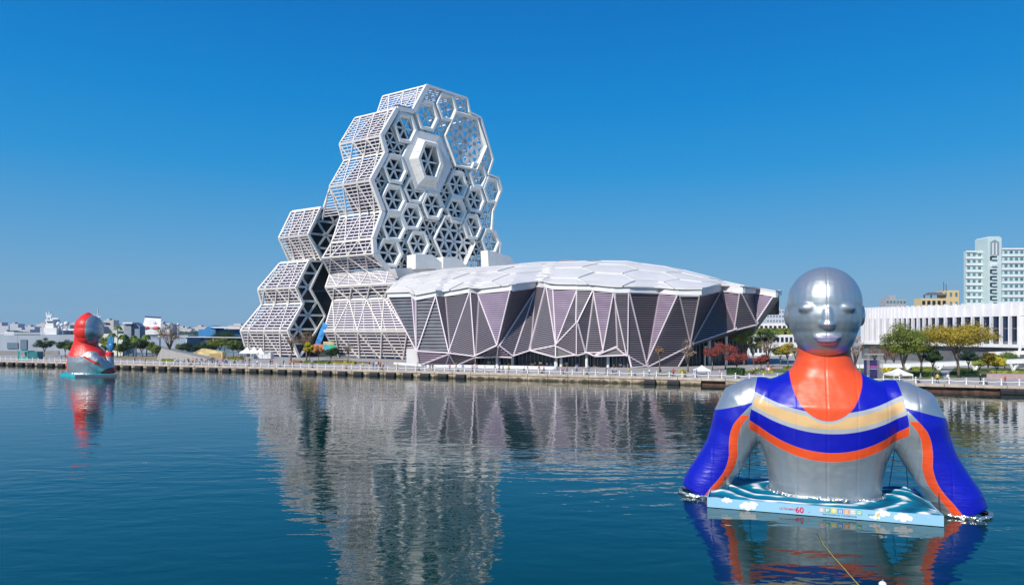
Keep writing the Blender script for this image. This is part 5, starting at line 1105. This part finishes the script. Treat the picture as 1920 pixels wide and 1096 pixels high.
# ------------------------------------------------------------------ people along the promenade
pv = {}
def person_mesh(pose, kid=False):
    bm = bmesh.new(); me = bpy.data.meshes.new('p')
    st_, arm = pose
    J = [(0, 0, .95, .15, .11), (0, 0, 1.22, .15, .10), (0, 0, 1.42, .17, .10), (0, 0, 1.52, .06, .06), (0, 0, 1.68, .105, .115),
         (-.10, st_, .50, .075, .08), (-.10, st_ * 1.8, .08, .05, .05), (-.10, st_ * 1.8 - .12, .04, .05, .04), (.10, -st_, .50, .075, .08), (.10, -st_ * 1.8, .08, .05, .05), (.10, -st_ * 1.8 - .12, .04, .05, .04),
         (-.24, 0, 1.38, .06, .06), (-.27, -arm, 1.12, .045, .045), (-.26, -arm * 2.2, .88, .04, .04), (.24, 0, 1.38, .06, .06), (.27, arm, 1.12, .045, .045), (.26, arm * 2.0, .88, .04, .04), (0, 0, 1.76, .09, .09)]
    E = [(0, 1), (1, 2), (2, 3), (3, 4), (4, 17), (0, 5), (5, 6), (6, 7), (0, 8), (8, 9), (9, 10), (2, 11), (11, 12), (12, 13), (2, 14), (14, 15), (15, 16)]
    me.from_pydata([j[:3] for j in J], E, []); o = bpy.data.objects.new('tmp', me); C.objects.link(o)
    mo = o.modifiers.new('s', 'SKIN'); sv_ = me.skin_vertices[0].data
    for i, j in enumerate(J): sv_[i].radius = (j[3], j[4]); sv_[i].use_root = i == 0
    o.modifiers.new('d', 'SUBSURF').levels = 1
    dg = bpy.context.evaluated_depsgraph_get(); out = bpy.data.meshes.new_from_object(o.evaluated_get(dg), depsgraph=dg); bpy.data.objects.remove(o)
    out.materials.clear()
    for k_ in range(4): out.materials.append(None)
    for p in out.polygons:
        c = p.center; p.material_index = 0 if c.z < .95 else 1 if c.z < 1.50 and not (abs(c.x) > .2 and c.z < .95) else 2 if c.z < 1.70 and c.y < .04 else (2 if c.z < 1.56 else 3)
        if abs(c.x) > .19 and c.z < 1.0 and c.z > .8: p.material_index = 2
    out.shade_smooth(); return out
PM = [person_mesh(p) for p in ((.10, .08), (.16, .12), (.02, .02))]
for m_ in PM: m_.name = 'person'
skin = mat('skin', (.48, .29, .20), .6, var=0); hairm = mat('hair', (.015, .012, .01), .6, var=0)
tops_ = {n_: mat('shirt_' + n_, c_, .8, var=0) for n_, c_ in dict(white=(.75, .75, .75), black=(.02, .02, .02), red=(.55, .05, .04), blue=(.06, .15, .4), pink=(.65, .3, .35), beige=(.5, .42, .3), grey=(.2, .21, .23), lilac=(.4, .35, .55), yellow=(.65, .5, .1)).items()}
bots = {n_: mat('trousers_' + n_, c_, .8, var=0) for n_, c_ in dict(dark=(.02, .022, .03), denim=(.05, .09, .18), khaki=(.3, .24, .15)).items()}
RP = random.Random(33)
pc_ = 1
def person(px, back, place):
    s_ = s_of(px); p = Q(s_, back, 1.51) if back is not None else None
    global pc_; pc_ = (pc_ + 10) % 27; tn = list(tops_)[pc_ % 9]; bn = list(bots)[pc_ // 9]; o = bpy.data.objects.new('person', RP.choice(PM)); C.objects.link(o); o.location = p; o.rotation_euler.z = RP.choice((1.2, -1.9, 0, 3.1)) + RP.uniform(-.4, .4); sc_ = RP.uniform(.92, 1.04); o.scale = (sc_,) * 3
    for i, m_ in enumerate((bots[bn], tops_[tn], skin, hairm)):
        o.material_slots[i].link = 'OBJECT'; o.material_slots[i].material = m_
    o['label'] = 'person in %s top and %s trousers %s' % (tn, bn, place); o['category'] = 'person'; o['group'] = 'people strolling on the promenade'; return o
for k in range(34): person(RP.uniform(318, 412), RP.uniform(1.5, 13), 'in the crowd before the concrete ramp')
for px in (462, 468, 472, 512, 520, 524, 530, 541): person(px + RP.uniform(-1, 1), RP.uniform(3, 14), 'near the white peaked tents')
for px in (666, 670, 676, 681, 684, 690, 694, 699): person(px, RP.uniform(2.0, 9), 'in the group below the striped tower flank')
for px in (718, 738, 771, 803, 836, 860, 884, 902, 922, 935, 948, 974, 982, 1003, 1014, 1052, 1088, 1132, 1146, 1176, 1214, 1236, 1260, 1305, 1350): person(px + RP.uniform(-3, 3), RP.uniform(1.2, 2.6), 'standing close behind the railing before the hall')
for px in (1407, 1418, 1432, 1411, 1437): person(px, RP.uniform(14, 22), 'on the plaza left of the giant neck')
for k in range(16): person(RP.uniform(560, 1180), RP.uniform(3, 9), 'walking on the open promenade before the buildings')
for px in (72, 84, 90, 97, 226, 238, 262): person(px, RP.uniform(1.5, 6), 'on the far left promenade')
for px in (1696, 1734, 1764, 1786, 1845, 1890): person(px + RP.uniform(-4, 4), RP.uniform(1.4, 4), 'on the promenade right of the giant shoulder')

# mooring rope and marker buoy in the foreground
def wp(px, py): Y = CH * F / (py - HY); return G(px, Y, .02)
rp_ = [wp(1532, 1000), wp(1545, 1022), wp(1562, 1043), wp(1583, 1066), wp(1604, 1090), wp(1640, 1130)]
tag(MB().tube(rp_, .022, 6).build('mooring_rope', mat('yellow_rope', (.45, .36, .08), .7, var=.3, scale=8), smooth=True), 'yellow mooring rope floating on the water in front of the float', 'rope')
bu = thing('marker_buoy', 'small white round buoy at the bottom edge below the float', 'buoy', wp(1655, 1098)); c = wp(1655, 1098)
MB().ell(c + V((0, 0, .06)), (.16, .16, .14), 16, 10).build('ball', M['fence'], bu, smooth=True); MB().tube([c + V((0, 0, .18)), c + V((0, 0, .26))], .03, 8).build('eyelet', M['grey'], bu)
# ------------------------------------------------------------------ haze
hm = bpy.data.materials.new('haze_air'); hm.use_nodes = True; hn = hm.node_tree; hn.nodes.remove(hn.nodes['Principled BSDF']); pv_ = hn.nodes.new('ShaderNodeVolumePrincipled')
pv_.inputs['Density'].default_value = .00008; pv_.inputs['Color'].default_value = (.80, .88, 1, 1); pv_.inputs['Anisotropy'].default_value = .3
hn.links.new(pv_.outputs[0], hn.nodes['Material Output'].inputs['Volume'])
if HAZE: MB().abox(-2600, -60, -4, 2600, 1600, 112).build('haze', hm, kind='stuff')
